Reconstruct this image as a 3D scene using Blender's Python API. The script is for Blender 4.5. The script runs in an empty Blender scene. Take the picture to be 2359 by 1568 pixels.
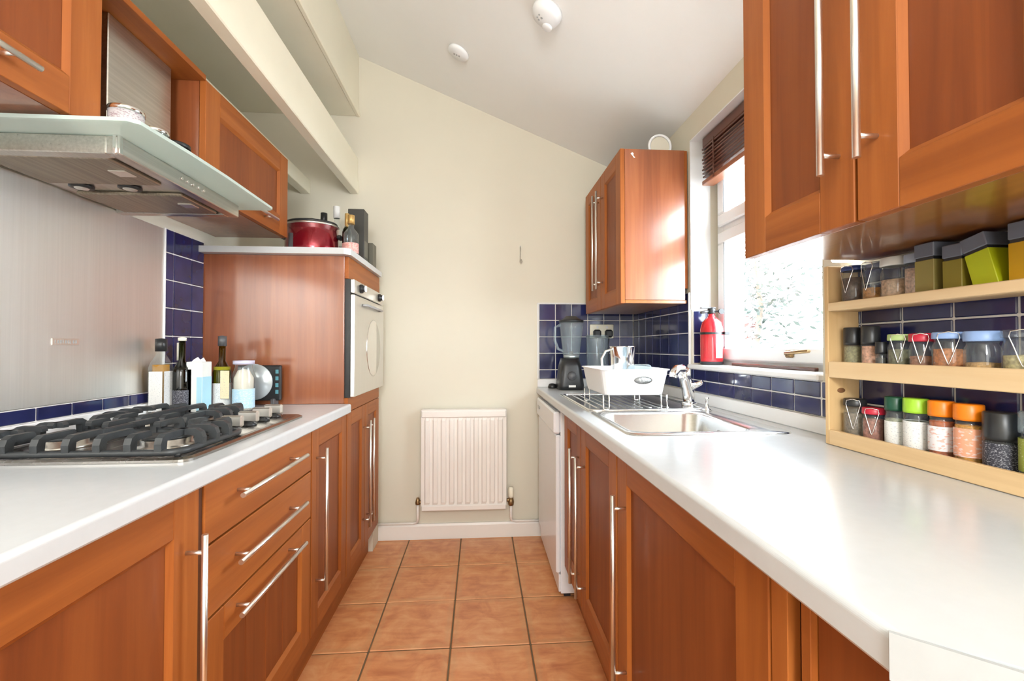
import bpy, math, random
from mathutils import Vector, Matrix
random.seed(7)
PI = math.pi
SC = bpy.context.scene
COL = SC.collection

# ------------------------------------------------------------ camera, world, lights, exposure
cam_d = bpy.data.cameras.new('camera'); cam = bpy.data.objects.new('camera', cam_d); COL.objects.link(cam)
cam_d.sensor_width = 36.0; cam_d.lens = 36.0 * 1035.0 / 2359.0
cam_d.clip_start = 0.02
cam.location = (0, 0, 1.147)
cam.rotation_euler = (math.radians(90.9133), 0, math.radians(-4.1171))
SC.camera = cam

W = bpy.data.worlds.new('daylight'); SC.world = W; W.use_nodes = True
wn = W.node_tree.nodes; wn['Background'].inputs['Color'].default_value = (0.87, 0.935, 1.0, 1)
wn['Background'].inputs['Strength'].default_value = 15.0

def area(name, loc, rot, sx, sy, watt, col=(1, 1, 1)):
    d = bpy.data.lights.new(name, 'AREA'); d.shape = 'RECTANGLE'; d.size = sx; d.size_y = sy
    d.energy = watt; d.color = col
    o = bpy.data.objects.new(name, d); COL.objects.link(o)
    o.location = loc; o.rotation_euler = rot
    return o
def point_light(name, loc, r, watt, col):
    d = bpy.data.lights.new(name, 'POINT'); d.shadow_soft_size = r; d.energy = watt; d.color = col
    o = bpy.data.objects.new(name, d); COL.objects.link(o); o.location = loc; return o
point_light('room_fill_light', (-0.05, -1.15, 1.80), 0.18, 54, (0.94, 0.97, 1.0))  # unseen fill light behind the camera, added to brighten the room
area('rear_fill_light', (0.0, -2.05, 1.5), (PI / 2, 0, 0), 1.5, 1.7, 23, (0.93, 0.97, 1.0))  # added fill panel behind the camera; the front wall has no window

SC.view_settings.view_transform = 'Standard'; SC.view_settings.look = 'None'
SC.view_settings.gamma = 1.0; SC.view_settings.use_curve_mapping = False
SC.view_settings.exposure = 0.88

# ------------------------------------------------------------ mesh builder
class MB:
    def __init__(s): s.v = []; s.f = []; s.m = []; s.s = []; s.M = None
    def _v(s, co):
        co = Vector(co)
        if s.M is not None: co = s.M @ co
        s.v.append(co); return len(s.v) - 1
    def face(s, idx, m=0, sm=False): s.f.append(tuple(idx)); s.m.append(m); s.s.append(sm)
    def poly(s, pts, m=0): s.face([s._v(p) for p in pts], m)
    def box(s, x0, x1, y0, y1, z0, z1, m=0, b=0.0):
        x0, x1 = min(x0, x1), max(x0, x1); y0, y1 = min(y0, y1), max(y0, y1); z0, z1 = min(z0, z1), max(z0, z1)
        b = min(b, (x1 - x0) * .45, (y1 - y0) * .45, (z1 - z0) * .45)
        if b <= 0:
            i = [s._v(p) for p in ((x0,y0,z0),(x1,y0,z0),(x1,y1,z0),(x0,y1,z0),(x0,y0,z1),(x1,y0,z1),(x1,y1,z1),(x0,y1,z1))]
            for q in ((3,2,1,0),(4,5,6,7),(0,1,5,4),(1,2,6,5),(2,3,7,6),(3,0,4,7)): s.face([i[k] for k in q], m)
            return s
        X, Y, Z = (x0, x1), (y0, y1), (z0, z1); V = {}
        for a in (0, 1):
            for c in (0, 1):
                for e in (0, 1):
                    sx, sy, sz = (1 if a == 0 else -1), (1 if c == 0 else -1), (1 if e == 0 else -1)
                    V[a,c,e,0] = s._v((X[a], Y[c] + sy*b, Z[e] + sz*b))
                    V[a,c,e,1] = s._v((X[a] + sx*b, Y[c], Z[e] + sz*b))
                    V[a,c,e,2] = s._v((X[a] + sx*b, Y[c] + sy*b, Z[e]))
        def q(*k): s.face([V[t] for t in k], m)
        q((0,0,0,0),(0,0,1,0),(0,1,1,0),(0,1,0,0)); q((1,0,0,0),(1,1,0,0),(1,1,1,0),(1,0,1,0))
        q((0,0,0,1),(1,0,0,1),(1,0,1,1),(0,0,1,1)); q((0,1,0,1),(0,1,1,1),(1,1,1,1),(1,1,0,1))
        q((0,0,0,2),(0,1,0,2),(1,1,0,2),(1,0,0,2)); q((0,0,1,2),(1,0,1,2),(1,1,1,2),(0,1,1,2))
        for a in (0, 1):
            for c in (0, 1):
                k = [(a,c,0,0),(a,c,0,1),(a,c,1,1),(a,c,1,0)]; q(*(k if a != c else k[::-1]))
        for a in (0, 1):
            for e in (0, 1):
                k = [(a,0,e,0),(a,1,e,0),(a,1,e,2),(a,0,e,2)]; q(*(k if a != e else k[::-1]))
        for c in (0, 1):
            for e in (0, 1):
                k = [(0,c,e,1),(0,c,e,2),(1,c,e,2),(1,c,e,1)]; q(*(k if c != e else k[::-1]))
        for a in (0, 1):
            for c in (0, 1):
                for e in (0, 1):
                    k = [(a,c,e,0),(a,c,e,1),(a,c,e,2)]; q(*(k if (a + c + e) % 2 == 0 else k[::-1]))
        return s
    def prism(s, pts, axis, a0, a1, m=0, sm=False):
        """extrude a closed outline along an axis; outline is given in the two other axes in order"""
        def P(p, a):
            return {'x': (a, p[0], p[1]), 'y': (p[0], a, p[1]), 'z': (p[0], p[1], a)}[axis]
        i0 = [s._v(P(p, a0)) for p in pts]; i1 = [s._v(P(p, a1)) for p in pts]
        n = len(pts)
        s.face(i0[::-1], m); s.face(i1, m)
        for k in range(n): s.face((i0[k], i0[(k+1) % n], i1[(k+1) % n], i1[k]), m, sm)
        return s
    def lathe(s, prof, c=(0, 0, 0), n=20, m=0, axis='z', cap=True, sx=1.0, sy=1.0, mats=None):
        rings = []
        for r, h in prof:
            ring = []
            for k in range(n):
                t = 2 * PI * k / n; a, b = r * math.cos(t) * sx, r * math.sin(t) * sy
                p = {'z': (a, b, h), 'y': (a, h, b), 'x': (h, a, b)}[axis]
                ring.append(s._v((c[0] + p[0], c[1] + p[1], c[2] + p[2])))
            rings.append(ring)
        for j in range(len(rings) - 1):
            mm = mats[j] if mats else m
            for k in range(n):
                s.face((rings[j][k], rings[j][(k+1) % n], rings[j+1][(k+1) % n], rings[j+1][k]), mm, True)
        if cap:
            if prof[0][0] > 1e-5: s.face(rings[0][::-1], mats[0] if mats else m)
            if prof[-1][0] > 1e-5: s.face(rings[-1], mats[-1] if mats else m)
        return s
    def tube(s, pts, r, n=10, m=0, closed=False):
        pts = [Vector(p) for p in pts]; N = len(pts); rings = []
        rr = r if isinstance(r, (list, tuple)) else [r] * N
        prev = None
        for i, p in enumerate(pts):
            if closed: d = pts[(i+1) % N] - pts[i-1]
            else: d = pts[min(i+1, N-1)] - pts[max(i-1, 0)]
            d.normalize()
            u = prev - d * prev.dot(d) if prev is not None else d.orthogonal()
            if u.length < 1e-6: u = d.orthogonal()
            u.normalize(); prev = u; w = d.cross(u)
            rings.append([s._v(p + (u * math.cos(2*PI*k/n) + w * math.sin(2*PI*k/n)) * rr[i]) for k in range(n)])
        for j in range(N if closed else N - 1):
            a, b = rings[j], rings[(j+1) % N]
            for k in range(n): s.face((a[k], a[(k+1) % n], b[(k+1) % n], b[k]), m, True)
        if not closed: s.face(rings[0][::-1], m); s.face(rings[-1], m)
        return s
    def loft(s, loops, m=0, sm=True, cap0=False, cap1=True):
        L = [[s._v(p) for p in lp] for lp in loops]; n = len(L[0])
        for a, b in zip(L, L[1:]):
            for k in range(n): s.face((a[k], a[(k+1) % n], b[(k+1) % n], b[k]), m, sm)
        if cap0: s.face(L[0][::-1], m)
        if cap1: s.face(L[-1], m)
        return s

def rrect(cx, cy, hx, hy, r, z, n=5):
    out = []
    for (qx, qy, a0) in ((1,1,0),(-1,1,PI/2),(-1,-1,PI),(1,-1,1.5*PI)):
        for k in range(n + 1):
            t = a0 + (PI/2) * k / n
            out.append((cx + qx*(hx - r) + r*math.cos(t), cy + qy*(hy - r) + r*math.sin(t), z))
    return out

ORG = {}
def meta(o, label=None, cat=None, group=None, kind=None):
    if label: o['label'] = label
    if cat: o['category'] = cat
    if group: o['group'] = group
    if kind: o['kind'] = kind
    return o
def thing(name, label, cat, loc=(0, 0, 0), group=None):
    o = bpy.data.objects.new(name, None); COL.objects.link(o); o.location = loc
    o.empty_display_size = 0.05
    ORG[o] = Vector(loc)
    return meta(o, label, cat, group)
def part(name, mb, mats, parent=None, label=None, org=None, kind=None, cat=None, group=None):
    """mesh given in world coordinates; its origin goes to `org`, else to its parent's origin"""
    L = Vector(org) if org is not None else (ORG[parent] if parent is not None else Vector((0, 0, 0)))
    me = bpy.data.meshes.new(name)
    me.from_pydata([v - L for v in mb.v], [], mb.f)
    for mt in (mats if isinstance(mats, (list, tuple)) else [mats]): me.materials.append(mt)
    for p, mi, sm in zip(me.polygons, mb.m, mb.s): p.material_index = mi; p.use_smooth = sm
    me.update()
    o = bpy.data.objects.new(name, me); COL.objects.link(o)
    if parent is not None:
        o.parent = parent; o.location = L - ORG[parent]
    else: o.location = L
    ORG[o] = L
    return meta(o, label, cat, group, kind)

# ------------------------------------------------------------ materials
def nt(name):
    m = bpy.data.materials.new(name); m.use_nodes = True
    return m, m.node_tree.nodes, m.node_tree.links, m.node_tree.nodes['Principled BSDF']
def setp(b, **k):
    for a, v in k.items():
        n = {'col': 'Base Color', 'rough': 'Roughness', 'metal': 'Metallic', 'coat': 'Coat Weight', 'coatr': 'Coat Roughness',
             'spec': 'Specular IOR Level', 'em': 'Emission Color', 'ems': 'Emission Strength', 'trans': 'Transmission Weight', 'ior': 'IOR'}[a]
        b.inputs[n].default_value = (*v, 1) if isinstance(v, tuple) and len(v) == 3 else v
def coords(nodes, links, scale=(1, 1, 1), rnd=True):
    tc = nodes.new('ShaderNodeTexCoord'); mp = nodes.new('ShaderNodeMapping'); mp.inputs['Scale'].default_value = scale
    links.new(tc.outputs['Object'], mp.inputs['Vector'])
    if rnd:
        oi = nodes.new('ShaderNodeObjectInfo'); mu = nodes.new('ShaderNodeVectorMath'); mu.operation = 'MULTIPLY_ADD'
        mu.inputs[1].default_value = (13, 17, 19)
        cx = nodes.new('ShaderNodeCombineXYZ')
        for k in range(3): links.new(oi.outputs['Random'], cx.inputs[k])
        links.new(cx.outputs[0], mu.inputs[0]); links.new(mp.outputs[0], mu.inputs[2])
        return mu.outputs[0]
    return mp.outputs[0]
def noise(nodes, links, vec, scale=5, detail=4, rough=.55, dist=0.0):
    n = nodes.new('ShaderNodeTexNoise'); n.inputs['Scale'].default_value = scale; n.inputs['Detail'].default_value = detail
    n.inputs['Roughness'].default_value = rough; n.inputs['Distortion'].default_value = dist
    links.new(vec, n.inputs['Vector']); return n.outputs['Fac']
def ramp(nodes, links, fac, stops):
    r = nodes.new('ShaderNodeValToRGB'); e = r.color_ramp.elements
    while len(e) < len(stops): e.new(0.5)
    for el, (p, c) in zip(e, stops): el.position = p; el.color = (*c, 1)
    links.new(fac, r.inputs['Fac']); return r.outputs['Color']
def bump(nodes, links, b, h, strength=.1, dist=.01):
    bp = nodes.new('ShaderNodeBump'); bp.inputs['Strength'].default_value = strength; bp.inputs['Distance'].default_value = dist
    links.new(h, bp.inputs['Height']); links.new(bp.outputs[0], b.inputs['Normal'])

def plain(name, col, rough=.5, metal=0.0, var=.06, nscale=8, bmp=0.0, **k):
    m, n, l, b = nt(name); setp(b, rough=rough, metal=metal, **k)
    v = coords(n, l); f = noise(n, l, v, nscale, 4)
    lo = tuple(max(0, c * (1 - var)) for c in col); hi = tuple(min(1, c * (1 + var)) for c in col)
    l.new(ramp(n, l, f, [(.3, lo), (.7, hi)]), b.inputs['Base Color'])
    if bmp: bump(n, l, b, noise(n, l, v, nscale * 12, 3), bmp, .003)
    return m
def wood(name, dark, mid, light, axis='z', rough=.38, coat=.35, across=30, along=1.6, coatr=.12, spec=.5):
    m, n, l, b = nt(name); setp(b, rough=rough, coat=coat, coatr=coatr, spec=spec)
    sc = [across] * 3; sc['xyz'.index(axis)] = along
    v = coords(n, l, tuple(sc)); f = noise(n, l, v, 1.0, 6, .6, .6)
    sc2 = [c * .22 for c in sc]; v2 = coords(n, l, tuple(sc2)); f2 = noise(n, l, v2, 1.0, 2, .5, .2)
    mx = n.new('ShaderNodeMix'); mx.data_type = 'FLOAT'; mx.inputs[0].default_value = .45
    l.new(f, mx.inputs[2]); l.new(f2, mx.inputs[3])
    l.new(ramp(n, l, mx.outputs[0], [(.3, dark), (.5, mid), (.72, light)]), b.inputs['Base Color'])
    bump(n, l, b, f, .05, .002)
    return m
def steel(name, col=(.62, .61, .59), rough=.28, axis='z', str_=.12):
    m, n, l, b = nt(name); setp(b, metal=1.0, rough=rough)
    sc = [160] * 3; sc['xyz'.index(axis)] = 2
    v = coords(n, l, tuple(sc)); f = noise(n, l, v, 1.0, 4)
    l.new(ramp(n, l, f, [(.3, tuple(c * (1 - str_) for c in col)), (.7, tuple(min(1, c * (1 + str_)) for c in col))]), b.inputs['Base Color'])
    r = n.new('ShaderNodeMapRange'); r.inputs['To Min'].default_value = rough * .75; r.inputs['To Max'].default_value = rough * 1.3
    l.new(f, r.inputs['Value']); l.new(r.outputs[0], b.inputs['Roughness'])
    return m
def clear(name, tint=(.96, .98, .98), gloss=.06, haze=0.0):
    """thin clear glass or plastic wall: transparent with a Fresnel gloss"""
    m = bpy.data.materials.new(name); m.use_nodes = True; n = m.node_tree.nodes; l = m.node_tree.links; n.clear()
    o = n.new('ShaderNodeOutputMaterial'); t = n.new('ShaderNodeBsdfTransparent'); g = n.new('ShaderNodeBsdfGlossy')
    t.inputs['Color'].default_value = (*tint, 1); g.inputs['Roughness'].default_value = gloss
    lw = n.new('ShaderNodeLayerWeight'); pw = n.new('ShaderNodeMath'); pw.operation = 'POWER'; pw.inputs[1].default_value = 4.5
    lw.inputs['Blend'].default_value = .5; l.new(lw.outputs['Facing'], pw.inputs[0])
    fr = n.new('ShaderNodeMath'); fr.operation = 'MULTIPLY_ADD'; fr.inputs[1].default_value = .9; fr.inputs[2].default_value = .045; l.new(pw.outputs[0], fr.inputs[0])
    mx = n.new('ShaderNodeMixShader'); l.new(fr.outputs[0], mx.inputs[0]); l.new(t.outputs[0], mx.inputs[1]); l.new(g.outputs[0], mx.inputs[2])
    if haze:
        df = n.new('ShaderNodeBsdfDiffuse'); df.inputs['Color'].default_value = (.72, .80, .84, 1)
        m2 = n.new('ShaderNodeMixShader'); m2.inputs[0].default_value = haze
        l.new(mx.outputs[0], m2.inputs[1]); l.new(df.outputs[0], m2.inputs[2]); mx = m2
    l.new(mx.outputs[0], o.inputs['Surface']); return m
def printed(name, paper, ink, scale=60, thr=.55, axis='z'):
    """paper label with rows of faint print too small to read"""
    m, n, l, b = nt(name); setp(b, rough=.5)
    sc = [scale * 5] * 3; sc['xyz'.index(axis)] = scale * 11
    v = coords(n, l, tuple(sc)); f = noise(n, l, v, 1.0, 1)
    soft = tuple(p * .45 + q * .55 for p, q in zip(paper, ink))
    l.new(ramp(n, l, f, [(thr, paper), (thr + .07, soft)]), b.inputs['Base Color']); return m

M = {}
CD, CM, CL = (.24, .062, .011), (.35, .100, .018), (.45, .145, .030)
M['wood_v'] = wood('cherry_upright_grain', CD, CM, CL, 'z', across=34, coat=.08, rough=.5, spec=.3)
M['wood_y'] = wood('cherry_level_grain', CD, CM, CL, 'y', across=34, coat=.08, rough=.5, spec=.3)
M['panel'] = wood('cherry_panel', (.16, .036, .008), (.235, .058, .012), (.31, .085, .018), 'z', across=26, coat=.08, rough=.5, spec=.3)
M['end'] = wood('cherry_end_panel', (.19, .048, .016), (.30, .085, .028), (.40, .13, .045), 'z', across=40, rough=.35, coat=1.0, coatr=.13, spec=.6)
M['under'] = wood('lacquered_underside', (.18, .06, .016), (.30, .11, .028), (.38, .15, .04), 'y', rough=.3, coat=.6, coatr=.10, across=22, spec=.3)
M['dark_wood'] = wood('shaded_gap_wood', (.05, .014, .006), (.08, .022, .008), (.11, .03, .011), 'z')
M['blind'] = wood('mahogany_slat', (.06, .018, .010), (.10, .03, .016), (.16, .05, .025), 'y', across=40)
M['pine'] = wood('pale_pine', (.62, .40, .19), (.78, .55, .30), (.86, .66, .40), 'y', rough=.5, coat=.05, across=26, along=1.2)
M['pine_v'] = wood('pale_pine_upright', (.56, .35, .15), (.70, .47, .23), (.80, .58, .32), 'z', rough=.5, coat=.05, across=26, along=1.2)
M['knot'] = plain('pine_knot', (.22, .10, .04), .5)
M['wall'] = plain('cream_wall_paint', (.72, .674, .558), .75, var=.015, nscale=3, bmp=.03)
M['ceil'] = plain('white_ceiling_paint', (.90, .895, .875), .8, var=.012, nscale=3, bmp=.03)
M['cream'] = plain('cream_gloss_paint', (.90, .855, .70), .35, var=.02, nscale=4)
M['white'] = plain('white_gloss_paint', (.86, .86, .86), .3, var=.015)
M['rad'] = plain('radiator_enamel', (.86, .82, .77), .3, var=.012)
M['upvc'] = plain('white_window_plastic', (.86, .87, .88), .25, var=.01)
M['worktop'] = plain('white_laminate', (.60, .62, .635), .20, var=.015, nscale=40)
M['worktop_edge'] = plain('grey_white_edge_strip', (.40, .415, .42), .45, var=.04, nscale=20)
M['appliance'] = plain('white_appliance_enamel', (.84, .85, .88), .2, var=.01)
M['plastic_w'] = plain('white_plastic', (.86, .87, .88), .35, var=.015)
M['black'] = plain('black_plastic', (.018, .019, .021), .35, var=.2)
M['iron'] = plain('cast_iron', (.035, .039, .043), .42, var=.25, nscale=30, bmp=.1)
M['grey_dark'] = plain('dark_grey_plastic', (.09, .09, .095), .4)
M['grey'] = plain('mid_grey', (.38, .38, .38), .5)
M['chrome'] = plain('polished_chrome', (.82, .82, .82), .10, metal=1.0, var=.02)
M['handle'] = plain('satin_nickel', (.84, .82, .78), .34, metal=1.0, var=.02)
M['steel'] = steel('brushed_steel', (.60, .585, .55), .30, 'y')
M['splash'] = steel('brushed_steel_sheet', (.78, .77, .735), .42, 'z', .035)
M['sinksteel'] = steel('sink_steel', (.76, .76, .75), .24, 'y', .06)
M['hobsteel'] = steel('hob_steel', (.36, .34, .32), .25, 'y', .06)
M['ovensteel'] = steel('oven_silver', (.74, .73, .71), .34, 'z', .04)
M['filter'] = steel('greasy_filter_mesh', (.36, .31, .25), .45, 'y', .25)
M['brass'] = plain('aged_brass', (.30, .20, .10), .35, metal=.9)
M['glass'] = clear('clear_glass', haze=.05)
M['glass_blue'] = clear('bluish_clear_plastic', (.80, .88, .92), .08, .16)
M['glass_pane'] = clear('window_glass', (.97, .99, .99), .02)
M['glass_green'] = clear('green_bottle_glass', (.42, .42, .06), .05)
M['glass_dark'] = clear('dark_bottle_glass', (.10, .11, .03), .05)
M['red_gloss'] = plain('red_enamel', (.62, .015, .025), .2, var=.08, coat=.6)
M['red_dark'] = plain('metallic_red', (.30, .008, .022), .22, metal=.55, coat=.8)
M['grout'] = plain('white_grout', (.74, .71, .68), .8)
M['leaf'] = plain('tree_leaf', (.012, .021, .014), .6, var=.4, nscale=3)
M['bark'] = plain('tree_bark', (.12, .09, .07), .9)
M['ground'] = plain('pale_paving', (.45, .44, .42), .9)
M['gold'] = plain('gold_foil', (.62, .40, .14), .35, metal=.5)

m, n, l, b = nt('frosted_hood_glass'); setp(b, rough=.16, col=(.50, .60, .56), spec=.6)
v = coords(n, l); l.new(ramp(n, l, noise(n, l, v, 6, 3), [(.3, (.68, .79, .76)), (.7, (.76, .86, .83))]), b.inputs['Base Color'])
tr = n.new('ShaderNodeBsdfTranslucent'); tr.inputs['Color'].default_value = (.80, .92, .89, 1)
mx = n.new('ShaderNodeMixShader'); mx.inputs[0].default_value = .45
l.new(b.outputs[0], mx.inputs[1]); l.new(tr.outputs[0], mx.inputs[2]); l.new(mx.outputs[0], n['Material Output'].inputs['Surface'])
M['hoodglass'] = m

m, n, l, b = nt('blue_glazed_tile'); setp(b, rough=.14, coat=.3, coatr=.05)
v = coords(n, l); f = noise(n, l, v, 9, 3)
oi = n.new('ShaderNodeObjectInfo')
ad = n.new('ShaderNodeMath'); ad.operation = 'MULTIPLY_ADD'; ad.inputs[1].default_value = .35; l.new(oi.outputs['Random'], ad.inputs[0]); l.new(f, ad.inputs[2])
l.new(ramp(n, l, ad.outputs[0], [(.3, (.010, .0125, .047)), (.85, (.024, .029, .115))]), b.inputs['Base Color'])
bump(n, l, b, noise(n, l, v, 14, 2), .04, .004)
M['tile'] = m

m, n, l, b = nt('terracotta_tile'); setp(b, rough=.42, coat=.15, coatr=.25)
tc = n.new('ShaderNodeTexCoord'); sp = n.new('ShaderNodeSeparateXYZ'); l.new(tc.outputs['Object'], sp.inputs[0])
def mth(op, a, bb=None):
    q = n.new('ShaderNodeMath'); q.operation = op
    for i, t in enumerate((a, bb)):
        if t is None: continue
        if isinstance(t, (int, float)): q.inputs[i].default_value = t
        else: l.new(t, q.inputs[i])
    return q.outputs[0]
ax = mth('DIVIDE', mth('ABSOLUTE', sp.outputs[0]), .152); ay = mth('DIVIDE', mth('ABSOLUTE', sp.outputs[1]), .162)
edge = mth('MAXIMUM', ax, ay)
v = coords(n, l, (1, 1, 1)); f1 = noise(n, l, v, 9, 5, .6, .8); f2 = noise(n, l, v, 30, 4, .6, .4)
v3 = coords(n, l, (6, 26, 6)); f3 = noise(n, l, v3, 1, 4, .6, .5)
mixv = mth('ADD', mth('MULTIPLY', f1, .6), mth('MULTIPLY', f3, .4))
base = ramp(n, l, mixv, [(.32, (.52, .165, .058)), (.5, (.71, .295, .115)), (.68, (.82, .43, .20))])
er = ramp(n, l, mth('ADD', edge, mth('MULTIPLY', mth('SUBTRACT', f2, .5), .25)), [(.80, (0, 0, 0)), (.9, (1, 1, 1)), (.985, (.35, .35, .35))])
mc = n.new('ShaderNodeMix'); mc.data_type = 'RGBA'
l.new(mth('MULTIPLY', er, .38), mc.inputs[0]); l.new(base, mc.inputs[6]); mc.inputs[7].default_value = (.60, .33, .15, 1)
l.new(mc.outputs[2], b.inputs['Base Color']); bump(n, l, b, f2, .12, .004)
M['terra'] = m
M['floor_grout'] = plain('floor_grout', (.17, .115, .06), .9)

# ------------------------------------------------------------ setting
D = 2.755                # back wall
WR, WL = 0.965, -1.17    # right and left wall planes
CZ = lambda x: 2.610 - 0.410 * x
def struct(name, mb, mats, org=(0, 0, 0), parent=None):
    return part(name, mb, mats, parent, org=org, kind='structure')

floor = struct('floor', MB().box(-1.4, 1.2, -2.3, D + .1, -.05, -.004), M['floor_grout'])
TX, TY = .308, .327
tm = MB().box(-TX/2 + .003, TX/2 - .003, -TY/2 + .003, TY/2 - .003, -.006, 0, 0, .003)
tile_me = None
for i in range(-3, 4):
    for j in range(-8, 4):
        cx, cy = -.11 + TX * (i + .5), 1.75 + TY * (j + .5)
        if cx - TX/2 < -.68 - TX or cx + TX/2 > .55 + TX: continue
        if tile_me is None:
            o = part('floor_tile', tm, M['terra'], floor, org=(0, 0, 0)); tile_me = o.data
        else:
            o = bpy.data.objects.new('floor_tile', tile_me); COL.objects.link(o); o.parent = floor
        o.location = (cx, cy, random.uniform(-.0006, .0004))
wb = MB(); wb.prism([(-1.75, -.05), (WR + .25, -.05), (WR + .25, 3.1), (-1.75, 3.1)], 'y', D, D + .1)
wall_back = struct('wall_back', wb, M['wall'])
mb = MB(); t = .25                                             # right wall round the window opening
Y0, Y1, Z0, Z1 = 1.20, 1.985, 1.066, 2.095
mb.box(WR, WR + t, -2.3, D, -.05, Z0); mb.box(WR, WR + t, -2.3, D, Z1, 2.6)
mb.box(WR, WR + t, -2.3, Y0, Z0, Z1); mb.box(WR, WR + t, Y1, D, Z0, Z1)
wall_right = struct('wall_right', mb, M['wall'])
mb = MB(); mb.box(WL - .1, WL, -2.3, D, -.05, 2.0); mb.box(-1.75, WL, -2.3, D, 1.96, 2.0); mb.box(-1.85, -1.75, -2.3, D, 1.96, 2.7)
wall_left = struct('wall_left', mb, M['wall'])
struct('wall_front', MB().box(-1.85, WR + t, -2.4, -2.3, -.05, 3.1), M['wall'])
mb = MB(); mb.prism([(-.9, CZ(-.9)), (WR + t, CZ(WR + t)), (WR + t, CZ(WR + t) + .1), (-.9, CZ(-.9) + .1)], 'y', -2.4, D + .1)
struct('ceiling', mb, M['ceil'])
mb = MB(); mb.box(-1.85, -.731, -2.3, D, 2.545, 3.05, 0, .004); mb.box(-.745, -.722, -2.3, D, 2.540, 2.572, 0, .004)
struct('trim_1', mb, M['cream'])                                # boxed-in bulkhead under the slope
mb = MB(); mb.box(-.778, -.733, -2.3, D, 2.085, 2.289, 0, .003); mb.box(-.778, -.728, -2.3, D, 2.072, 2.150, 0, .004)
struct('trim_2', mb, M['cream'])                                # front beam
mb = MB(); mb.box(-1.067, -1.012, -2.3, D, 2.066, 2.148, 0, .003)
struct('trim_3', mb, M['cream'])                                # rear beam
mb = MB(); mb.prism([(D, 0), (D - .018, 0), (D - .018, .078), (D - .012, .09), (D, .09)], 'x', -1.0, WR)
struct('baseboard_back', mb, M['rad'])

# wall tiles: each one a piece of its wall
TM = {}
def tile(wall, kind, a0, a1, z0, z1):
    """kind: ('y', plane, facing) for walls running along Y at X=plane; ('x', plane, facing) likewise"""
    g = .0022; w, h = a1 - a0 - 2*g, z1 - z0 - 2*g
    if w < .008 or h < .008: return
    key = (kind[0], kind[2], round(w, 3), round(h, 3))
    ca, cz = (a0 + a1) / 2, (z0 + z1) / 2
    if key not in TM:
        mb = MB(); th = .006 * kind[2]
        if kind[0] == 'y': mb.box(0, th, -w/2, w/2, -h/2, h/2, 0, .0018)
        else: mb.box(-w/2, w/2, 0, th, -h/2, h/2, 0, .0018)
        o = part('wall_tile', mb, M['tile'], wall, org=(0, 0, 0)); TM[key] = o.data
    else:
        o = bpy.data.objects.new('wall_tile', TM[key]); COL.objects.link(o); o.parent = wall
    p = kind[1] + kind[2] * .001 + random.uniform(0, .0004)
    o.location = (p, ca, cz) if kind[0] == 'y' else (ca, p, cz)
def cuts(lo, hi, anchor, pitch):
    k = math.ceil((lo - anchor) / pitch - 1e-6); c = [lo]
    while anchor + k * pitch < hi - 1e-6:
        if anchor + k * pitch > lo + 1e-4: c.append(anchor + k * pitch)
        k += 1
    return c + [hi]
def tiled(wall, kind, A, Z):
    mb = MB(); g = .0035 * kind[2]
    if kind[0] == 'y': mb.box(kind[1], kind[1] + g, A[0], A[-1], Z[0], Z[-1])
    else: mb.box(A[0], A[-1], kind[1], kind[1] + g, Z[0], Z[-1])
    part('grout', mb, M['grout'], wall)
    for a0, a1 in zip(A, A[1:]):
        for z0, z1 in zip(Z, Z[1:]): tile(wall, kind, a0, a1, z0, z1)
ZR = [.954, 1.011, 1.1125, 1.214, 1.3155, 1.417]
tiled(wall_back, ('x', D, -1), cuts(.361, WR - .007, .467, .1015), ZR)
tiled(wall_right, ('y', WR, -1), cuts(Y1 + .012, D - .007, 2.755, .1075), ZR[:-1] + [1.40])
tiled(wall_right, ('y', WR, -1), cuts(1.2, Y1, 1.204, .1075), [.952, 1.004, 1.052])
tiled(wall_right, ('y', WR, -1), cuts(.30, 1.083, 1.067, .111), [.952, 1.007, 1.1065, 1.206, 1.305, 1.356])
tiled(wall_right, ('y', WR, -1), [1.083, 1.2], [.952, 1.004, 1.052])
tiled(wall_right, ('x', Y1, -1), [WR + .006, 1.045], [1.076, 1.1125, 1.214, 1.3155])
tiled(wall_left, ('y', WL, 1), cuts(1.752, 1.984, 1.798, .105), [.952, .99, 1.088, 1.190, 1.296, 1.401, 1.503, 1.592])
tiled(wall_left, ('y', WL, 1), cuts(.2, 1.752, 1.798, .105), [.952, .99])
part('tile_edge_strip', MB().box(WL, WL + .010, 1.744, 1.751, .99, 1.592, 0, .002), M['white'], wall_left)
part('tile_edge_strip', MB().box(WR - .011, WR, Y1 + .004, Y1 + .012, 1.06, 1.40, 0, .002), M['white'], wall_right)
part('tile_edge_strip', MB().box(.354, .361, D - .010, D, .954, 1.424, 0, .002), M['white'], wall_back)
part('tile_edge_strip', MB().box(.354, WR, D - .010, D, 1.417, 1.424, 0, .002), M['white'], wall_back)

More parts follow.
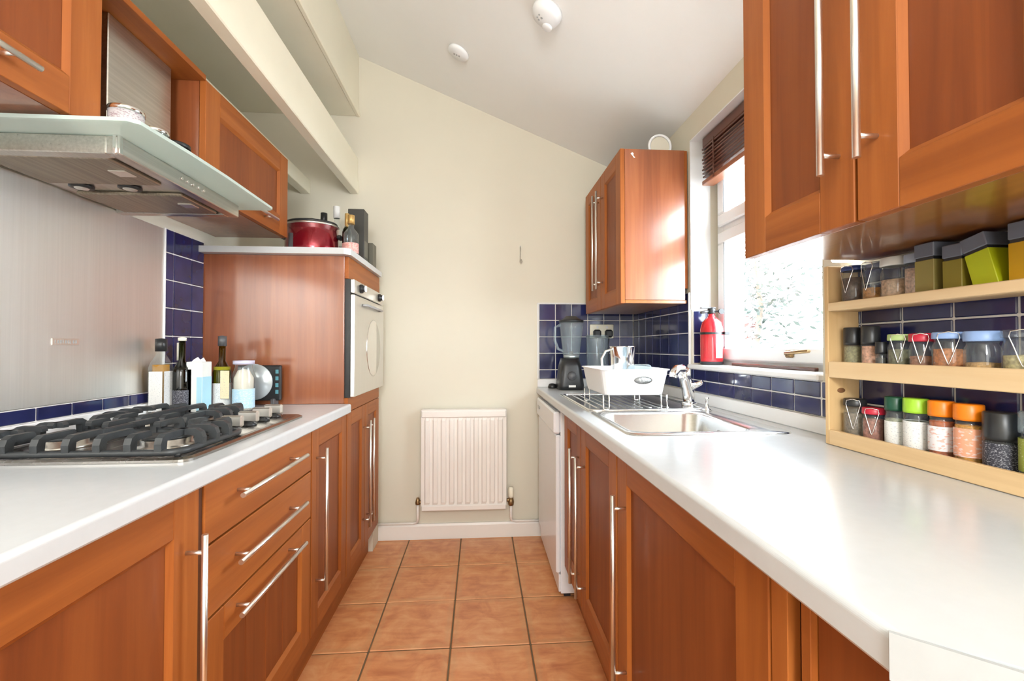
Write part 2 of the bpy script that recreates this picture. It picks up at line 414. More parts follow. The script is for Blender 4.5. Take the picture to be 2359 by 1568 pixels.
# window
win = struct('window_1', MB().box(1.09, 1.15, Y0, Y1, 1.066, 1.095, 0, .003).box(1.09, 1.15, Y0, Y1, 2.05, 2.095, 0, .003)
             .box(1.09, 1.15, Y0, Y0 + .05, 1.095, 2.05, 0, .003).box(1.09, 1.15, Y1 - .05, Y1, 1.095, 2.05, 0, .003)
             .box(1.09, 1.15, Y0 + .05, Y1 - .05, 1.655, 1.70, 0, .003), M['upvc'])
def sash(y0, y1, z0, z1, w=.055):
    mb = MB().box(1.072, 1.125, y0, y1, z0, z0 + w, 0, .006).box(1.072, 1.125, y0, y1, z1 - w, z1, 0, .006)
    mb.box(1.072, 1.125, y0, y0 + w, z0 + w, z1 - w, 0, .006).box(1.072, 1.125, y1 - w, y1, z0 + w, z1 - w, 0, .006)
    s = part('window_sash', mb, M['upvc'], win)
    part('gasket', MB().box(1.07, 1.0725, y1 - w - .004, y1 - w, z0 + w, z1 - w).box(1.07, 1.0725, y0 + w, y0 + w + .004, z0 + w, z1 - w), M['grey_dark'], s, 'grey rubber seal')
    part('glass_pane', MB().box(1.096, 1.100, y0 + w, y1 - w, z0 + w, z1 - w), M['glass_pane'], s)
    return s
s = sash(Y0 + .02, Y1 - .03, 1.092, 1.665)
hb = MB().box(1.056, 1.072, 1.46, 1.49, 1.112, 1.138, 0, .004); hb.tube([(1.052, 1.475, 1.125), (1.046, 1.47, 1.128), (1.046, 1.36, 1.136)], .006)
part('window_handle', hb, M['brass'], s, 'aged brass lever handle')
sash(Y0 + .02, Y1 - .03, 1.69, 2.07)
part('window_sill', MB().box(WR - .018, 1.10, Y0, Y1 + .01, 1.052, 1.072, 0, .004), M['white'], win)
part('window_reveal', MB().box(WR - .004, WR + .09, Y1 - .004, Y1 + .001, 1.32, Z1, 0).box(WR - .004, 1.09, Y0, Y1, Z1 - .004, Z1 + .001), M['white'], win)
o = part('wood_strip', MB().box(1.045, 1.06, 1.335, 1.80, 1.0722, 1.084, 0, .002), M['blind'], None, 'narrow reddish wood strip lying on the window sill', org=(1.05, 1.57, 1.072), cat='strip')

# garden beyond the window
struct('ground', MB().box(1.3, 14, -6, 14, -.5, -.3), M['ground'])
t_ = thing('garden_tree', 'pale leafy tree in the bright garden beyond the window', 'tree', (3.05, 4.75, -.3))
part('trunk', MB().tube([(3.05, 4.75, -.3), (3.0, 4.75, .9), (3.08, 4.72, 1.6), (3.0, 4.7, 2.1)], [.05, .04, .03, .012]), M['bark'], t_)
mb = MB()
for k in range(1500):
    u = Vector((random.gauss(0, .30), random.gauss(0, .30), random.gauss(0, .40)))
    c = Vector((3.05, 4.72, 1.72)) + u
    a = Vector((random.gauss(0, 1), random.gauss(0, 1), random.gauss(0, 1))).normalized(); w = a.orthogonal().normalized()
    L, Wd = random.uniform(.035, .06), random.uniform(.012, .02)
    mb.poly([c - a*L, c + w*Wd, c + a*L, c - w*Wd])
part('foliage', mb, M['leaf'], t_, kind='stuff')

# ------------------------------------------------------------ cabinet pieces
def bar_handle(door, p0, p1, s, name='handle', r=.006, off=.035, inset=.035):
    """bar from p0 to p1 (on the door face); s = direction the door faces along X"""
    p0, p1 = Vector(p0), Vector(p1); d = (p1 - p0).normalized(); o = Vector((s * off, 0, 0))
    mb = MB().tube([p0 + o, p1 + o], r, 12)
    for q in (p0 + d * inset, p1 - d * inset): mb.tube([q, q + o], r * .72, 8)
    return part(name, mb, M['handle'], door)
def door(parent, s, xf, y0, y1, z0, z1, handle=None, st=.085, th=.02, name='door', boards=0):
    """framed door in the plane X=xf facing s; handle = (axis, fixed, a0, a1)"""
    g = .0015; y0 += g; y1 -= g; z0 += g; z1 -= g
    xb = xf - s * th; mb = MB(); k = .009; xp = xf - s * .009
    iy0, iy1, iz0, iz1 = y0 + st, y1 - st, z0 + st, z1 - st
    mb.box(xb, xf, y0, iy0 - k, z0, z1, 0, .0015); mb.box(xb, xf, iy1 + k, y1, z0, z1, 0, .0015)
    mb.box(xb, xf, iy0 - k, iy1 + k, z0, iz0 - k, 1, .001); mb.box(xb, xf, iy0 - k, iy1 + k, iz1 + k, z1, 1, .001)
    O = [(xf - s*.0008, iy0 - k, iz0 - k), (xf - s*.0008, iy1 + k, iz0 - k), (xf - s*.0008, iy1 + k, iz1 + k), (xf - s*.0008, iy0 - k, iz1 + k)]
    I = [(xp, iy0, iz0), (xp, iy1, iz0), (xp, iy1, iz1), (xp, iy0, iz1)]
    for q in range(4): mb.poly([O[q], O[(q+1) % 4], I[(q+1) % 4], I[q]], 0 if q % 2 else 1)
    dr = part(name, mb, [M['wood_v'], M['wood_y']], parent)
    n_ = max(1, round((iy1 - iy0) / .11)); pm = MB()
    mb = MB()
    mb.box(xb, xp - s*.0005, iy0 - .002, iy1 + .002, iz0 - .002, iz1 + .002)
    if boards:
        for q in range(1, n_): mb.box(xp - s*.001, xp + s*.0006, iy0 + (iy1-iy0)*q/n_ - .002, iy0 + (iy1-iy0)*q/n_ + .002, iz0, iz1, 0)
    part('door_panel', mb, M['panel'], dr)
    if handle:
        ax, fx, a0, a1 = handle
        if ax == 'v': bar_handle(dr, (xf, fx, a0), (xf, fx, a1), s)
        else: bar_handle(dr, (xf, a0, fx), (xf, a1, fx), s, inset=.045)
    return dr
def drawer(parent, s, xf, y0, y1, z0, z1, handle):
    g = .0015
    dr = part('drawer', MB().box(xf - s*.02, xf, y0 + g, y1 - g, z0 + g, z1 - g, 0, .002), M['wood_y'], parent)
    ax, fx, a0, a1 = handle; bar_handle(dr, (xf, a0, fx), (xf, a1, fx), s, inset=.045)
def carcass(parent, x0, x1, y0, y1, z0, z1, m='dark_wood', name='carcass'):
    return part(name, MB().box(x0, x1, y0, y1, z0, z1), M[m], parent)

# left base run
XL, ZB, ZT = -.57, .158, .866
def base(name, label, cat, y0, y1):
    c = thing(name, label, cat, (-.87, (y0 + y1) / 2, 0))
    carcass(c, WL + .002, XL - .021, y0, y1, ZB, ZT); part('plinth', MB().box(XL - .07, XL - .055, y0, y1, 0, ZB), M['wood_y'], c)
    return c
c = base('base_cabinet', 'cherry base cabinet nearest the camera on the left run, before the drawer unit', 'cabinet', .36, .976)
door(c, 1, XL, .37, .966, ZB, ZT, ('v', .925, .30, .782))
c = base('drawer_cabinet', 'cherry drawer unit with three long bar handles below the hob', 'cabinet', .977, 1.58)
drawer(c, 1, XL, .982, 1.577, .730, ZT, ('h', .812, 1.066, 1.45))
drawer(c, 1, XL, .982, 1.577, .573, .728, ('h', .664, 1.06, 1.45))
d_ = door(c, 1, XL, .982, 1.577, ZB, .571, ('h', .542, 1.066, 1.445), name='deep_drawer', boards=1)
c = base('base_cabinet', 'narrow cherry base cabinet between the drawer unit and the oven tower', 'cabinet', 1.581, 1.985)
door(c, 1, XL, 1.583, 1.983, ZB, ZT, ('v', 1.628, .30, .795), st=.075)
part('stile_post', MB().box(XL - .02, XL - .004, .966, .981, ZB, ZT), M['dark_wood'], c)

tw = thing('oven_tower', 'tall cherry oven housing with long grained side panel at the end of the left run', 'cabinet', (-.87, 2.29, 0))
carcass(tw, WL + .002, -.60, 2.001, 2.60, ZB, 1.544)
part('side_panel', MB().box(WL + .002, -.585, 1.987, 2.0, .9055, 1.544, 0, .001), M['end'], tw, 'tall reddish grained end panel')
part('top_rail', MB().box(-.60, XL, 2.0, 2.60, 1.448, 1.544, 0, .001), M['wood_y'], tw)
part('bottom_rail', MB().box(-.60, XL, 2.0, 2.60, ZT + .002, .928, 0, .001), M['wood_y'], tw)
part('plinth', MB().box(XL - .07, XL - .055, 1.985, 2.60, 0, ZB), M['wood_y'], tw)
door(tw, 1, XL, 1.99, 2.295, ZB, ZT, ('v', 2.262, .27, .79), st=.07)
door(tw, 1, XL, 2.296, 2.60, ZB, ZT, ('v', 2.335, .27, .79), st=.07)
part('filler_panel', MB().box(-.66, -.60, 2.60, D, 0.0, 1.544), M['wall'], tw)

o = thing('tower_top', 'small white laminate top covering the oven tower', 'worktop', (-.86, 2.25, 1.5445))
part('top_board', MB().prism([(WL + .002, 1.945), (-.575, 1.945), (-.552, 1.968), (-.552, 2.58), (WL + .002, 2.58)], 'z', 1.5445, 1.571), M['worktop'], o)

# left worktop
def nose(x, s, zt=.905, zb=.867):
    """cross-section of a rolled worktop front; s points out of the room's cabinets"""
    r = .009; P = [(x - s*.08, zb), (x - s*.003, zb), (x, zb + .004)]
    for k in range(9):
        t = k / 8 * PI / 2; P.append((x - s*r + s*r*math.cos(t), zt - r + r*math.sin(t)))
    return P + [(x - s*.08, zt)]
wt = thing('worktop', 'long white laminate worktop of the left run carrying the hob', 'worktop', (-.86, .85, .867))
mb = MB().prism(nose(-.553, 1), 'y', -1.2, 1.987, sm=False); mb.box(WL + .001, -.633, -1.2, 1.986, .867, .905)
part('worktop_slab', mb, M['worktop'], wt)
part('upstand', MB().box(WL + .001, WL + .018, -1.2, 1.986, .905, .952, 0, .003), M['white'], wt)

# ------------------------------------------------------------ gas hob
hob = thing('gas_hob', 'steel gas hob with black cast iron pan supports on the left worktop', 'hob', (-.87, 1.31, .9055))
hx0, hx1, hy0, hy1 = -1.125, -.612, .995, 1.632
mb = MB().loft([rrect((hx0+hx1)/2, (hy0+hy1)/2, (hx1-hx0)/2, (hy1-hy0)/2, .03, .9055), rrect((hx0+hx1)/2, (hy0+hy1)/2, (hx1-hx0)/2, (hy1-hy0)/2, .03, .911),
               rrect((hx0+hx1)/2, (hy0+hy1)/2, (hx1-hx0)/2 - .008, (hy1-hy0)/2 - .008, .025, .915), rrect((hx0+hx1)/2, (hy0+hy1)/2, (hx1-hx0)/2 - .03, (hy1-hy0)/2 - .03, .02, .911)], sm=False, cap0=True)
part('hob_plate', mb, M['hobsteel'], hob)
def grate(x0, x1, y0, y1, cs, step):
    zt = .960; cx0, cy0 = (x0 + x1) / 2, (y0 + y1) / 2
    ring = rrect(cx0, cy0, (x1 - x0)/2, (y1 - y0)/2, .035, .921)
    mb = MB().tube(ring, .0075, 8, closed=True)
    for x in (x0 + .012, x1 - .012):
        for y in (y0 + .012, y1 - .012): mb.box(x - .007, x + .007, y - .007, y + .007, .911, .922, 0, .003)
    g = part('pan_support', mb, M['iron'], hob)
    fm = MB()
    def finger(ox, oy, dx, dy, ln):
        n_ = Vector((dx, dy, 0)).normalized(); sd = Vector((-n_.y, n_.x, 0)) * .0075
        prof = [(-.006, .917), (-.007, .940), (-.002, .953), (.010, zt), (ln - .004, zt), (ln, zt - .006), (ln, zt - .013), (.024, zt - .014), (.013, .944), (.010, .917)]
        A = [fm._v(Vector((ox, oy, 0)) + n_*t + sd + Vector((0, 0, z))) for t, z in prof]
        B = [fm._v(Vector((ox, oy, 0)) + n_*t - sd + Vector((0, 0, z))) for t, z in prof]
        fm.face(A); fm.face(B[::-1]); N = len(A)
        for k in range(N): fm.face((A[k], B[k], B[(k+1) % N], A[(k+1) % N]))
    k = int((x1 - x0 - .07) / step); xs = [cx0 + (q - k/2) * step for q in range(k + 1)]
    for x in xs:
        near = min(abs(x - c[0]) for c in cs); ln = .052 + min(near, .06) * .7
        finger(x, y0, 0, 1, ln); finger(x, y1, 0, -1, ln)
    for y in (cy0 - .055, cy0, cy0 + .055):
        finger(x0, y, 1, 0, .065); finger(x1, y, -1, 0, .065)
    fm.box((cs[0][0]+cs[1][0])/2 - .006, (cs[0][0]+cs[1][0])/2 + .006, y0 + .08, y1 - .08, zt - .016, zt, 0, .003)
    part('support_finger', fm, M['iron'], g, kind='stuff')
B1, B2, B3, B4 = (-.985, 1.15), (-.755, 1.15), (-1.02, 1.46), (-.86, 1.46)
grate(-1.10, -.645, 1.022, 1.285, [B1, B2], .062); grate(-1.10, -.775, 1.315, 1.605, [B3, B4], .060)
for (cx, cy), r in ((B1, .042), (B2, .052), (B3, .045), (B4, .034)):
    bn = part('burner', MB().lathe([(r*1.25, .911), (r*1.25, .916), (r, .918), (r, .930)], (cx, cy, 0), 20), M['steel'], hob)
    part('burner_cap', MB().lathe([(r*.93, .930), (r*.95, .934), (r*.85, .938), (0, .939)], (cx, cy, 0), 20), M['iron'], bn)
for y in (1.335, 1.425, 1.51, 1.59):
    k_ = part('control_knob', MB().lathe([(.022, .911), (.021, .917), (.014, .919), (.013, .924)], (-.70, y, 0), 16), M['black'], hob)
    part('knob_grip', MB().box(-.730, -.672, y - .009, y + .009, .922, .954, 0, .004), M['handle'], k_, 'silver grip')
mb = MB().tube([(-.72, 1.20, .913), (-.67, 1.25, .918), (-.64, 1.27, .913)], .004)

# ------------------------------------------------------------ splashback and hood
sp_ = thing('steel_splashback', 'large brushed stainless steel splashback sheet behind the hob', 'splashback', (WL, .97, .99))
part('steel_sheet', MB().box(WL + .0015, WL + .005, .2, 1.743, .991, 1.588, 0, .001), M['splash'], sp_)
part('badge', MB().box(WL + .005, WL + .007, 1.312, 1.396, 1.154, 1.173, 0, .0006), M['handle'], sp_, 'small metal maker plate')
mb = MB()
for k in range(9): mb.box(WL + .007, WL + .0073, 1.320 + k*.0078, 1.320 + k*.0078 + (.0045 if k % 3 else .0025), 1.159, 1.168)
part('badge_print', mb, M['grey'], sp_)

hd = thing('cooker_hood', 'stainless cooker hood with frosted glass canopy over the hob', 'cooker hood', (-.98, 1.30, 1.578))
bx0, bx1, by0, by1 = WL + .006, -.80, 1.054, 1.55
mb = MB().box(bx1 - .03, bx1, by0, by1, 1.579, 1.619, 0, .002).box(bx0, bx1 - .03, by0, by0 + .03, 1.579, 1.619, 0, .002).box(bx0, bx1 - .03, by1 - .03, by1, 1.579, 1.619, 0, .002).box(bx0, bx1 - .03, by0 + .03, by1 - .03, 1.590, 1.619)
part('hood_body', mb, M['steel'], hd)
part('corner_trim', MB().box(bx1 - .004, bx1 + .002, by0 - .003, by0 + .007, 1.578, 1.620, 0, .001).box(bx1 - .014, bx1 - .007, by0 - .003, by0 + .004, 1.578, 1.620, 0, .001), M['chrome'], hd, 'bright corner strip')
for y0, y1 in ((by0 + .034, 1.262), (1.342, by1 - .034)):
    f = part('grease_filter', MB().box(bx0 + .03, bx1 - .05, y0, y1, 1.580, 1.590, 0, .003), M['filter'], hd)
    part('filter_latch', MB().box(-.905, -.865, (y0+y1)/2 - .02, (y0+y1)/2 + .02, 1.577, 1.580, 0, .001), M['handle'], f, 'pale latch')
for x in (-1.085, -.96):
    lp = part('hood_lamp', MB().lathe([(.027, 1.590), (.027, 1.583), (.020, 1.582)], (x, 1.302, 0), 18), M['black'], hd)
    part('lamp_lens', MB().lathe([(.018, 1.584), (.015, 1.5805), (0, 1.5795)], (x, 1.302, 0), 16), M['handle'], lp)
for k in range(5): part('push_button', MB().lathe([(.0045, bx1), (.004, bx1 + .003)], (0, 1.262 + k*.024, 1.602), 10, axis='x'), M['handle'], hd)
gl = MB().prism([(bx0, .985), (-.735, .985), (-.718, 1.0), (-.708, 1.15), (-.704, 1.30), (-.706, 1.45), (-.708, 1.585), (-.722, 1.60), (bx0, 1.60)], 'z', 1.6195, 1.6275)
part('glass_canopy', gl, M['hoodglass'], hd, 'frosted pale green glass canopy')
part('chimney', MB().box(bx0, -.925, 1.178, 1.408, 1.628, 1.985, 0, .002), M['steel'], hd)

# left wall units
XW = -.86
wc = thing('wall_cabinet', 'cherry wall cabinet at the top left corner, nearest the camera', 'wall cabinet', (-1.01, .78, 1.635))
carcass(wc, WL + .002, XW - .021, .475, 1.082, 1.637, 1.992, 'end')
door(wc, 1, XW, .478, 1.080, 1.636, 1.992, ('h', 1.672, .66, .90), st=.088)
wc = thing('wall_cabinet', 'cherry wall cabinet beyond the hood chimney, above the oven tower side', 'wall cabinet', (-1.01, 1.77, 1.635))
carcass(wc, WL + .002, XW - .021, 1.468, 2.072, 1.637, 1.992, 'end')
door(wc, 1, XW, 1.466, 2.074, 1.636, 1.992, ('h', 1.672, 1.66, 1.90), st=.088)
wp = part('bridging_panel', MB().box(WL + .002, XW, 1.083, 1.467, 1.9865, 2.004, 0, .001), M['wood_y'], None, 'cherry bridging panel spanning the gap above the hood chimney', org=(-1.0, 1.27, 1.9865), cat='panel')

# tins on the hood
def tin(x, y, z, r, h, mat, label, grp=None):
    t = thing('food_tin', label, 'tin', (x, y, z), grp)
    part('tin_body', MB().lathe([(r, z), (r, z + h*.86)], (x, y, 0), 20), mat, t)
    part('tin_lid', MB().lathe([(r*1.04, z + h*.86), (r*1.04, z + h*.98), (r*.96, z + h), (0, z + h*.985)], (x, y, 0), 20), M['chrome'], t)
tinlab = printed('tin_print', (.62, .60, .62), (.20, .05, .10), 40)
tin(-.835, 1.118, 1.6278, .034, .082, tinlab, 'largest silver tin standing on the hood glass beside the near wall cabinet', None)
tin(-.825, 1.196, 1.6278, .030, .070, M['chrome'], 'plain silver tin second along the hood glass')
t = thing('food_tin', 'low black lidded tin farthest along the hood glass', 'tin', (-.825, 1.275, 1.6278))
part('tin_body', MB().lathe([(.033, 1.6278), (.033, 1.688)], (-.825, 1.275, 0), 20), M['chrome'], t)
part('tin_lid', MB().lathe([(.0345, 1.688), (.0345, 1.698), (0, 1.7)], (-.825, 1.275, 0), 20), M['black'], t)

# ------------------------------------------------------------ built-in oven
ov = thing('built_in_oven', 'silver built-in oven in the tower at the end of the left run', 'oven', (-.57, 2.30, .93))
part('oven_case', MB().box(-.599, -.563, 2.004, 2.596, .929, 1.447), M['black'], ov)
part('control_panel', MB().box(-.563, -.547, 2.002, 2.598, 1.386, 1.447, 0, .003), M['ovensteel'], ov)
od = part('oven_door', MB().box(-.563, -.545, 2.002, 2.598, .931, 1.380, 0, .003), M['ovensteel'], ov)
part('oven_window', MB().lathe([(.145, -.545), (.140, -.5425), (0, -.5425)], (0, 2.36, 1.145), 32, axis='x'), M['chrome'], od, 'round mirrored window')
mb = MB().tube([(-.545, 2.14, 1.345), (-.526, 2.15, 1.345), (-.526, 2.47, 1.345), (-.545, 2.48, 1.345)], .006)
part('door_handle', mb, M['grey'], od)
for y in (2.115, 2.49):
    k_ = part('oven_knob', MB().lathe([(.021, -.547), (.020, -.538), (.015, -.535), (.015, -.527)], (0, y, 1.418), 18, axis='x'), M['black'], ov)
    part('knob_pointer', MB().box(-.528, -.520, y - .004, y + .004, 1.404, 1.432, 0, .001), M['chrome'], k_)

# ------------------------------------------------------------ things on the tower top
z = 1.5715
sc_ = thing('slow_cooker', 'red metallic slow cooker with black lid on the oven tower top', 'slow cooker', (-.82, 2.26, z))
part('cooker_body', MB().lathe([(.112, z), (.118, z + .006), (.124, z + .05), (.124, z + .162)], (-.82, 2.26, 0), 36, sx=1, sy=.85), M['red_dark'], sc_)
part('base_ring', MB().lathe([(.116, z), (.121, z + .010)], (-.82, 2.26, 0), 36, sy=.85), M['black'], sc_)
part('rim', MB().lathe([(.122, z + .160), (.127, z + .164), (.127, z + .170), (.118, z + .172)], (-.82, 2.26, 0), 36, sy=.85), M['handle'], sc_)
ld = part('lid', MB().lathe([(.122, z + .172), (.118, z + .183), (.06, z + .190), (0, z + .192)], (-.82, 2.26, 0), 36, sy=.85), M['black'], sc_)
part('lid_knob', MB().lathe([(.016, z + .190), (.020, z + .200), (.018, z + .206), (0, z + .207)], (-.82, 2.26, 0), 16), M['black'], ld)
part('control_plate', MB().box(-.895, -.855, 2.165, 2.175, z + .03, z + .115, 0, .003), M['grey_dark'], sc_, 'dark control plate')
for s_ in (-1, 1): part('side_handle', MB().box(-.82 + s_*.122, -.82 + s_*.148, 2.235, 2.285, z + .105, z + .125, 0, .006), M['black'], sc_)

def bottle(name, label, x, y, z, r, h, mat, cap, neck=.32, capm='black', lab=None, fill=None, shape='round', labz=(.12, .5), nr=.38):
    b = thing(name, label, 'bottle', (x, y, z))
    hs = h * (1 - neck)
    prof = [(r*.9, z), (r, z + .006), (r, z + hs*.86), (r*.82, z + hs*.95), (r*nr, z + hs*1.1), (r*nr, z + h*(1 - cap))]
    n_ = 4 if shape == 'square' else 20
    mb = MB()
    if shape == 'square':
        mb.M = Matrix.Translation((x, y, 0)) @ Matrix.Rotation(PI/4, 4, 'Z'); k = 1.3
        mb.lathe([(p[0]*k if i < 4 else p[0], p[1]) for i, p in enumerate(prof)], (0, 0, 0), 4); mb.s = [False]*len(mb.s)
    else: mb.lathe(prof, (x, y, 0), n_)
    part('bottle_body', mb, mat, b)
    if fill: part('contents', MB().lathe([(r*.88, z + .004), (r*.90, z + hs*fill[1])], (x, y, 0), n_ if shape != 'square' else 16), fill[0], b)
    part('cap', MB().lathe([(r*nr*1.25, z + h*(1 - cap)), (r*nr*1.25, z + h*.99), (0, z + h)], (x, y, 0), 14), M[capm], b)
    if lab:
        mb = MB()
        if shape == 'square': mb.box(x - r*.8, x + r*.8, y - r*.935, y - r*.925, z + hs*labz[0], z + hs*labz[1]).box(x + r*.925, x + r*.935, y - r*.8, y + r*.8, z + hs*labz[0], z + hs*labz[1])
        else: mb.lathe([(r*1.012, z + hs*labz[0]), (r*1.012, z + hs*labz[1])], (x, y, 0), 20, cap=False)
        part('paper_label', mb, lab, b)
    return b
lab_white = printed('white_paper_label', (.80, .80, .78), (.25, .27, .33), 55, .60)
lab_blue = printed('blue_paper_label', (.45, .68, .84), (.75, .83, .88), 30, .52)
lab_cream = printed('cream_paper_label', (.82, .70, .45), (.30, .22, .35), 50, .62)
lab_red = printed('red_star_label', (.75, .30, .28), (.85, .72, .62), 25, .5)
lab_dark = printed('dark_printed_label', (.03, .03, .045), (.55, .56, .6), 70, .56)
lab_green = printed('olive_printed_label', (.30, .33, .05), (.78, .78, .55), 50, .64)
liq_amber = plain('amber_liquid', (.45, .22, .03), .2); liq_dark = plain('dark_liquid', (.02, .018, .012), .2)
oil = plain('olive_oil', (.34, .33, .02), .15); cream_c = plain('cream_powder', (.72, .66, .55), .8)
bottle('wine_bottle', 'dark bottle with black cap at the back of the tower top behind the slow cooker', -.835, 2.47, z, .036, .30, M['glass_dark'], .22, capm='black', fill=(liq_dark, .9))
bottle('wine_bottle', 'pale bottle with white cap at the back of the tower top', -.765, 2.46, z, .036, .335, M['glass'], .20, capm='white', lab=lab_white)
bottle('sauce_bottle', 'small bottle with yellow neck squeezed behind the clear bottle on the tower top', -.640, 2.215, z, .022, .225, M['glass_dark'], .30, capm='gold', lab=lab_red, fill=(liq_dark, .8))
bottle('spirit_bottle', 'clear bottle with gold cap and red label at the corner of the tower top', -.600, 2.14, z, .034, .195, M['glass'], .22, neck=.38, capm='gold', lab=lab_red)
bx = thing('bottle_box', 'tall dark grey bottle box standing at the front of the tower top', 'box', (-.62, 2.36, z))
part('carton', MB().box(-.665, -.585, 2.315, 2.40, z, z + .278, 0, .002), plain('charcoal_card', (.035, .035, .03), .45), bx)
part('carton_label', MB().box(-.585, -.5845, 2.325, 2.39, z + .04, z + .12), plain('grey_card', (.16, .15, .12), .5), bx)
bx = thing('small_carton', 'small grey carton beside the tall bottle box on the tower top', 'box', (-.59, 2.48, z))
part('carton', MB().box(-.64, -.57, 2.44, 2.52, z, z + .135, 0, .002), plain('grey_olive_card', (.12, .11, .08), .5), bx)

# ------------------------------------------------------------ things by the hob
z = .9055
bottle('oil_bottle', 'square clear bottle with black cap leaning near the steel splashback', -1.122, 1.672, z, .028, .275, M['glass'], .17, neck=.28, shape='square', lab=lab_white, fill=(liq_amber, .92), labz=(.1, .8), nr=.5)
bottle('oil_bottle', 'dark glass bottle with cream cap between square bottle and white carton', -1.072, 1.705, z, .0275, .28, M['glass_dark'], .05, neck=.36, capm='cream', fill=(liq_dark, .95), lab=lab_dark)
bottle('vinegar_bottle', 'bottle with pale neck label behind the dark bottle in the tile corner', -1.120, 1.775, z, .028, .262, M['glass_dark'], .26, neck=.34, capm='cream', fill=(liq_dark, .9))
c = thing('salt_carton', 'white carton with blue side standing among the bottles by the hob', 'carton', (-1.01, 1.735, z))
part('carton', MB().box(-1.055, -1.000, 1.70, 1.76, z, z + .19, 0, .002).box(-1.055, -1.035, 1.70, 1.76, z, z + .165, 0, .002), plain('white_card', (.84, .85, .83), .5), c)
part('carton_flap', MB().prism([(-1.052, z + .19), (-1.002, z + .19), (-1.010, z + .205), (-1.022, z + .197), (-1.03, z + .207), (-1.044, z + .198)], 'y', 1.725, 1.728), M['white'], c)
part('carton_side', MB().box(-1.000, -.9993, 1.702, 1.758, z + .01, z + .135).box(-1.018, -1.0, 1.6993, 1.70, z + .01, z + .135), plain('light_blue_print', (.42, .70, .84), .5), c)
bottle('olive_oil_bottle', 'green olive oil bottle with cream label, rightmost tall bottle by the hob', -.985, 1.80, z, .031, .288, M['glass_green'], .14, neck=.40, capm='grey_dark', fill=(oil, .98), lab=lab_white, labz=(.08, .62))
t = thing('tag_card', 'cream tag hanging on the front of the green olive oil bottle', 'tag', (-.962, 1.765, z))
part('card', MB().box(-.972, -.940, 1.764, 1.766, z + .05, z + .155, 0, .0005), lab_cream, t)
j = thing('storage_jar', 'wide glass jar with lilac lid and blue label near the kitchen scales', 'jar', (-.905, 1.80, z))
part('jar_body', MB().lathe([(.036, z), (.038, z + .005), (.038, z + .14), (.030, z + .165), (.030, z + .178)], (-.905, 1.80, 0), 22), M['glass'], j)
part('contents', MB().lathe([(.033, z + .004), (.034, z + .125), (.02, z + .155), (0, z + .16)], (-.905, 1.80, 0), 18), cream_c, j)
part('lid', MB().lathe([(.037, z + .178), (.037, z + .192), (0, z + .193)], (-.905, 1.80, 0), 22), plain('lilac_lid', (.62, .60, .76), .4), j)
part('paper_label', MB().lathe([(.0388, z + .012), (.0388, z + .085)], (-.905, 1.80, 0), 22, cap=False), lab_blue, j)
s_ = thing('kitchen_scales', 'black kitchen scales with round glass plate propped upright against the tower panel', 'scales', (-.92, 1.93, z))
part('scale_body', MB().box(-1.0, -.826, 1.935, 1.955, z + .022, z + .168, 0, .004), M['black'], s_)
part('foot', MB().box(-.86, -.845, 1.92, 1.965, z, z + .03, 0, .003).box(-.97, -.955, 1.92, 1.965, z, z + .03, 0, .003), M['grey_dark'], s_)
part('glass_plate', MB().lathe([(.073, 1.934), (.075, 1.930), (.073, 1.927), (0, 1.927)], (-.930, 0, z + .100), 32, axis='y'), plain('silver_glass', (.50, .54, .56), .18, metal=.3), s_, 'round pale glass plate')
mb = MB()
for k in range(4): mb.box(-.846, -.834, 1.934, 1.935, z + .05 + k*.028, z + .066 + k*.028)
part('display_marks', mb, plain('teal_print', (.10, .30, .36), .4), s_)

# ------------------------------------------------------------ back wall: radiator, pipes, hook
rd = thing('radiator', 'white ribbed panel radiator on the back wall', 'radiator', (-.09, D, .19))
x0, x1, z0, z1, yf = -.340, .157, .190, .778, 2.678
P = []
N = 10; pw = (x1 - x0 - .02) / N
for k in range(N):
    a = x0 + .01 + k * pw
    P += [(a, 0), (a + pw*.14, 0), (a + pw*.30, .010), (a + pw*.70, .010), (a + pw*.86, 0)]
P += [(x1 - .01, 0)]
rings = []
def row(zz, f): return [(px, yf - py * f, zz) for px, py in P]
mb = MB(); L = [row(z0 + .032, 0), row(z0 + .050, 1), row(z1 - .060, 1), row(z1 - .042, 0)]
idx = [[mb._v(p) for p in r_] for r_ in L]
for a, b_ in zip(idx, idx[1:]):
    for k in range(len(a) - 1): mb.face((a[k], a[k+1], b_[k+1], b_[k]), 0, False)
mb.box(x0, x1, yf - .010, yf + .012, z0, z0 + .033, 0, .005); mb.box(x0, x1, yf - .010, yf + .012, z1 - .043, z1 - .004, 0, .005)
mb.box(x0, x0 + .012, yf - .001, yf + .012, z0 + .02, z1 - .02); mb.box(x1 - .012, x1, yf - .001, yf + .012, z0 + .02, z1 - .02); mb.box(x0 + .01, x1 - .01, yf + .001, yf + .01, z0 + .03, z1 - .04)
part('front_panel', mb, M['rad'], rd)
part('top_grille', MB().box(x0 - .002, x1 + .002, yf - .004, D - .02, z1 - .006, z1 + .002, 0, .002), M['rad'], rd)
part('side_cover', MB().box(x0 - .003, x0 + .001, yf, D - .02, z0 + .02, z1, 0, .001), M['rad'], rd); part('side_cover', MB().box(x1 - .001, x1 + .003, yf, D - .02, z0 + .02, z1, 0, .001), M['rad'], rd)
part('wall_bracket', MB().box(-.2, -.16, D - .03, D, .3, .6).box(-.02, .02, D - .03, D, .3, .6), M['rad'], rd)
vl = part('lockshield_valve', MB().lathe([(.014, .222), (.016, .232), (.012, .25), (.008, .262)], (-.363, 2.70, 0), 12).tube([(-.363, 2.70, .236), (-.336, 2.70, .236)], .009), M['brass'], rd, 'brass valve on the left')
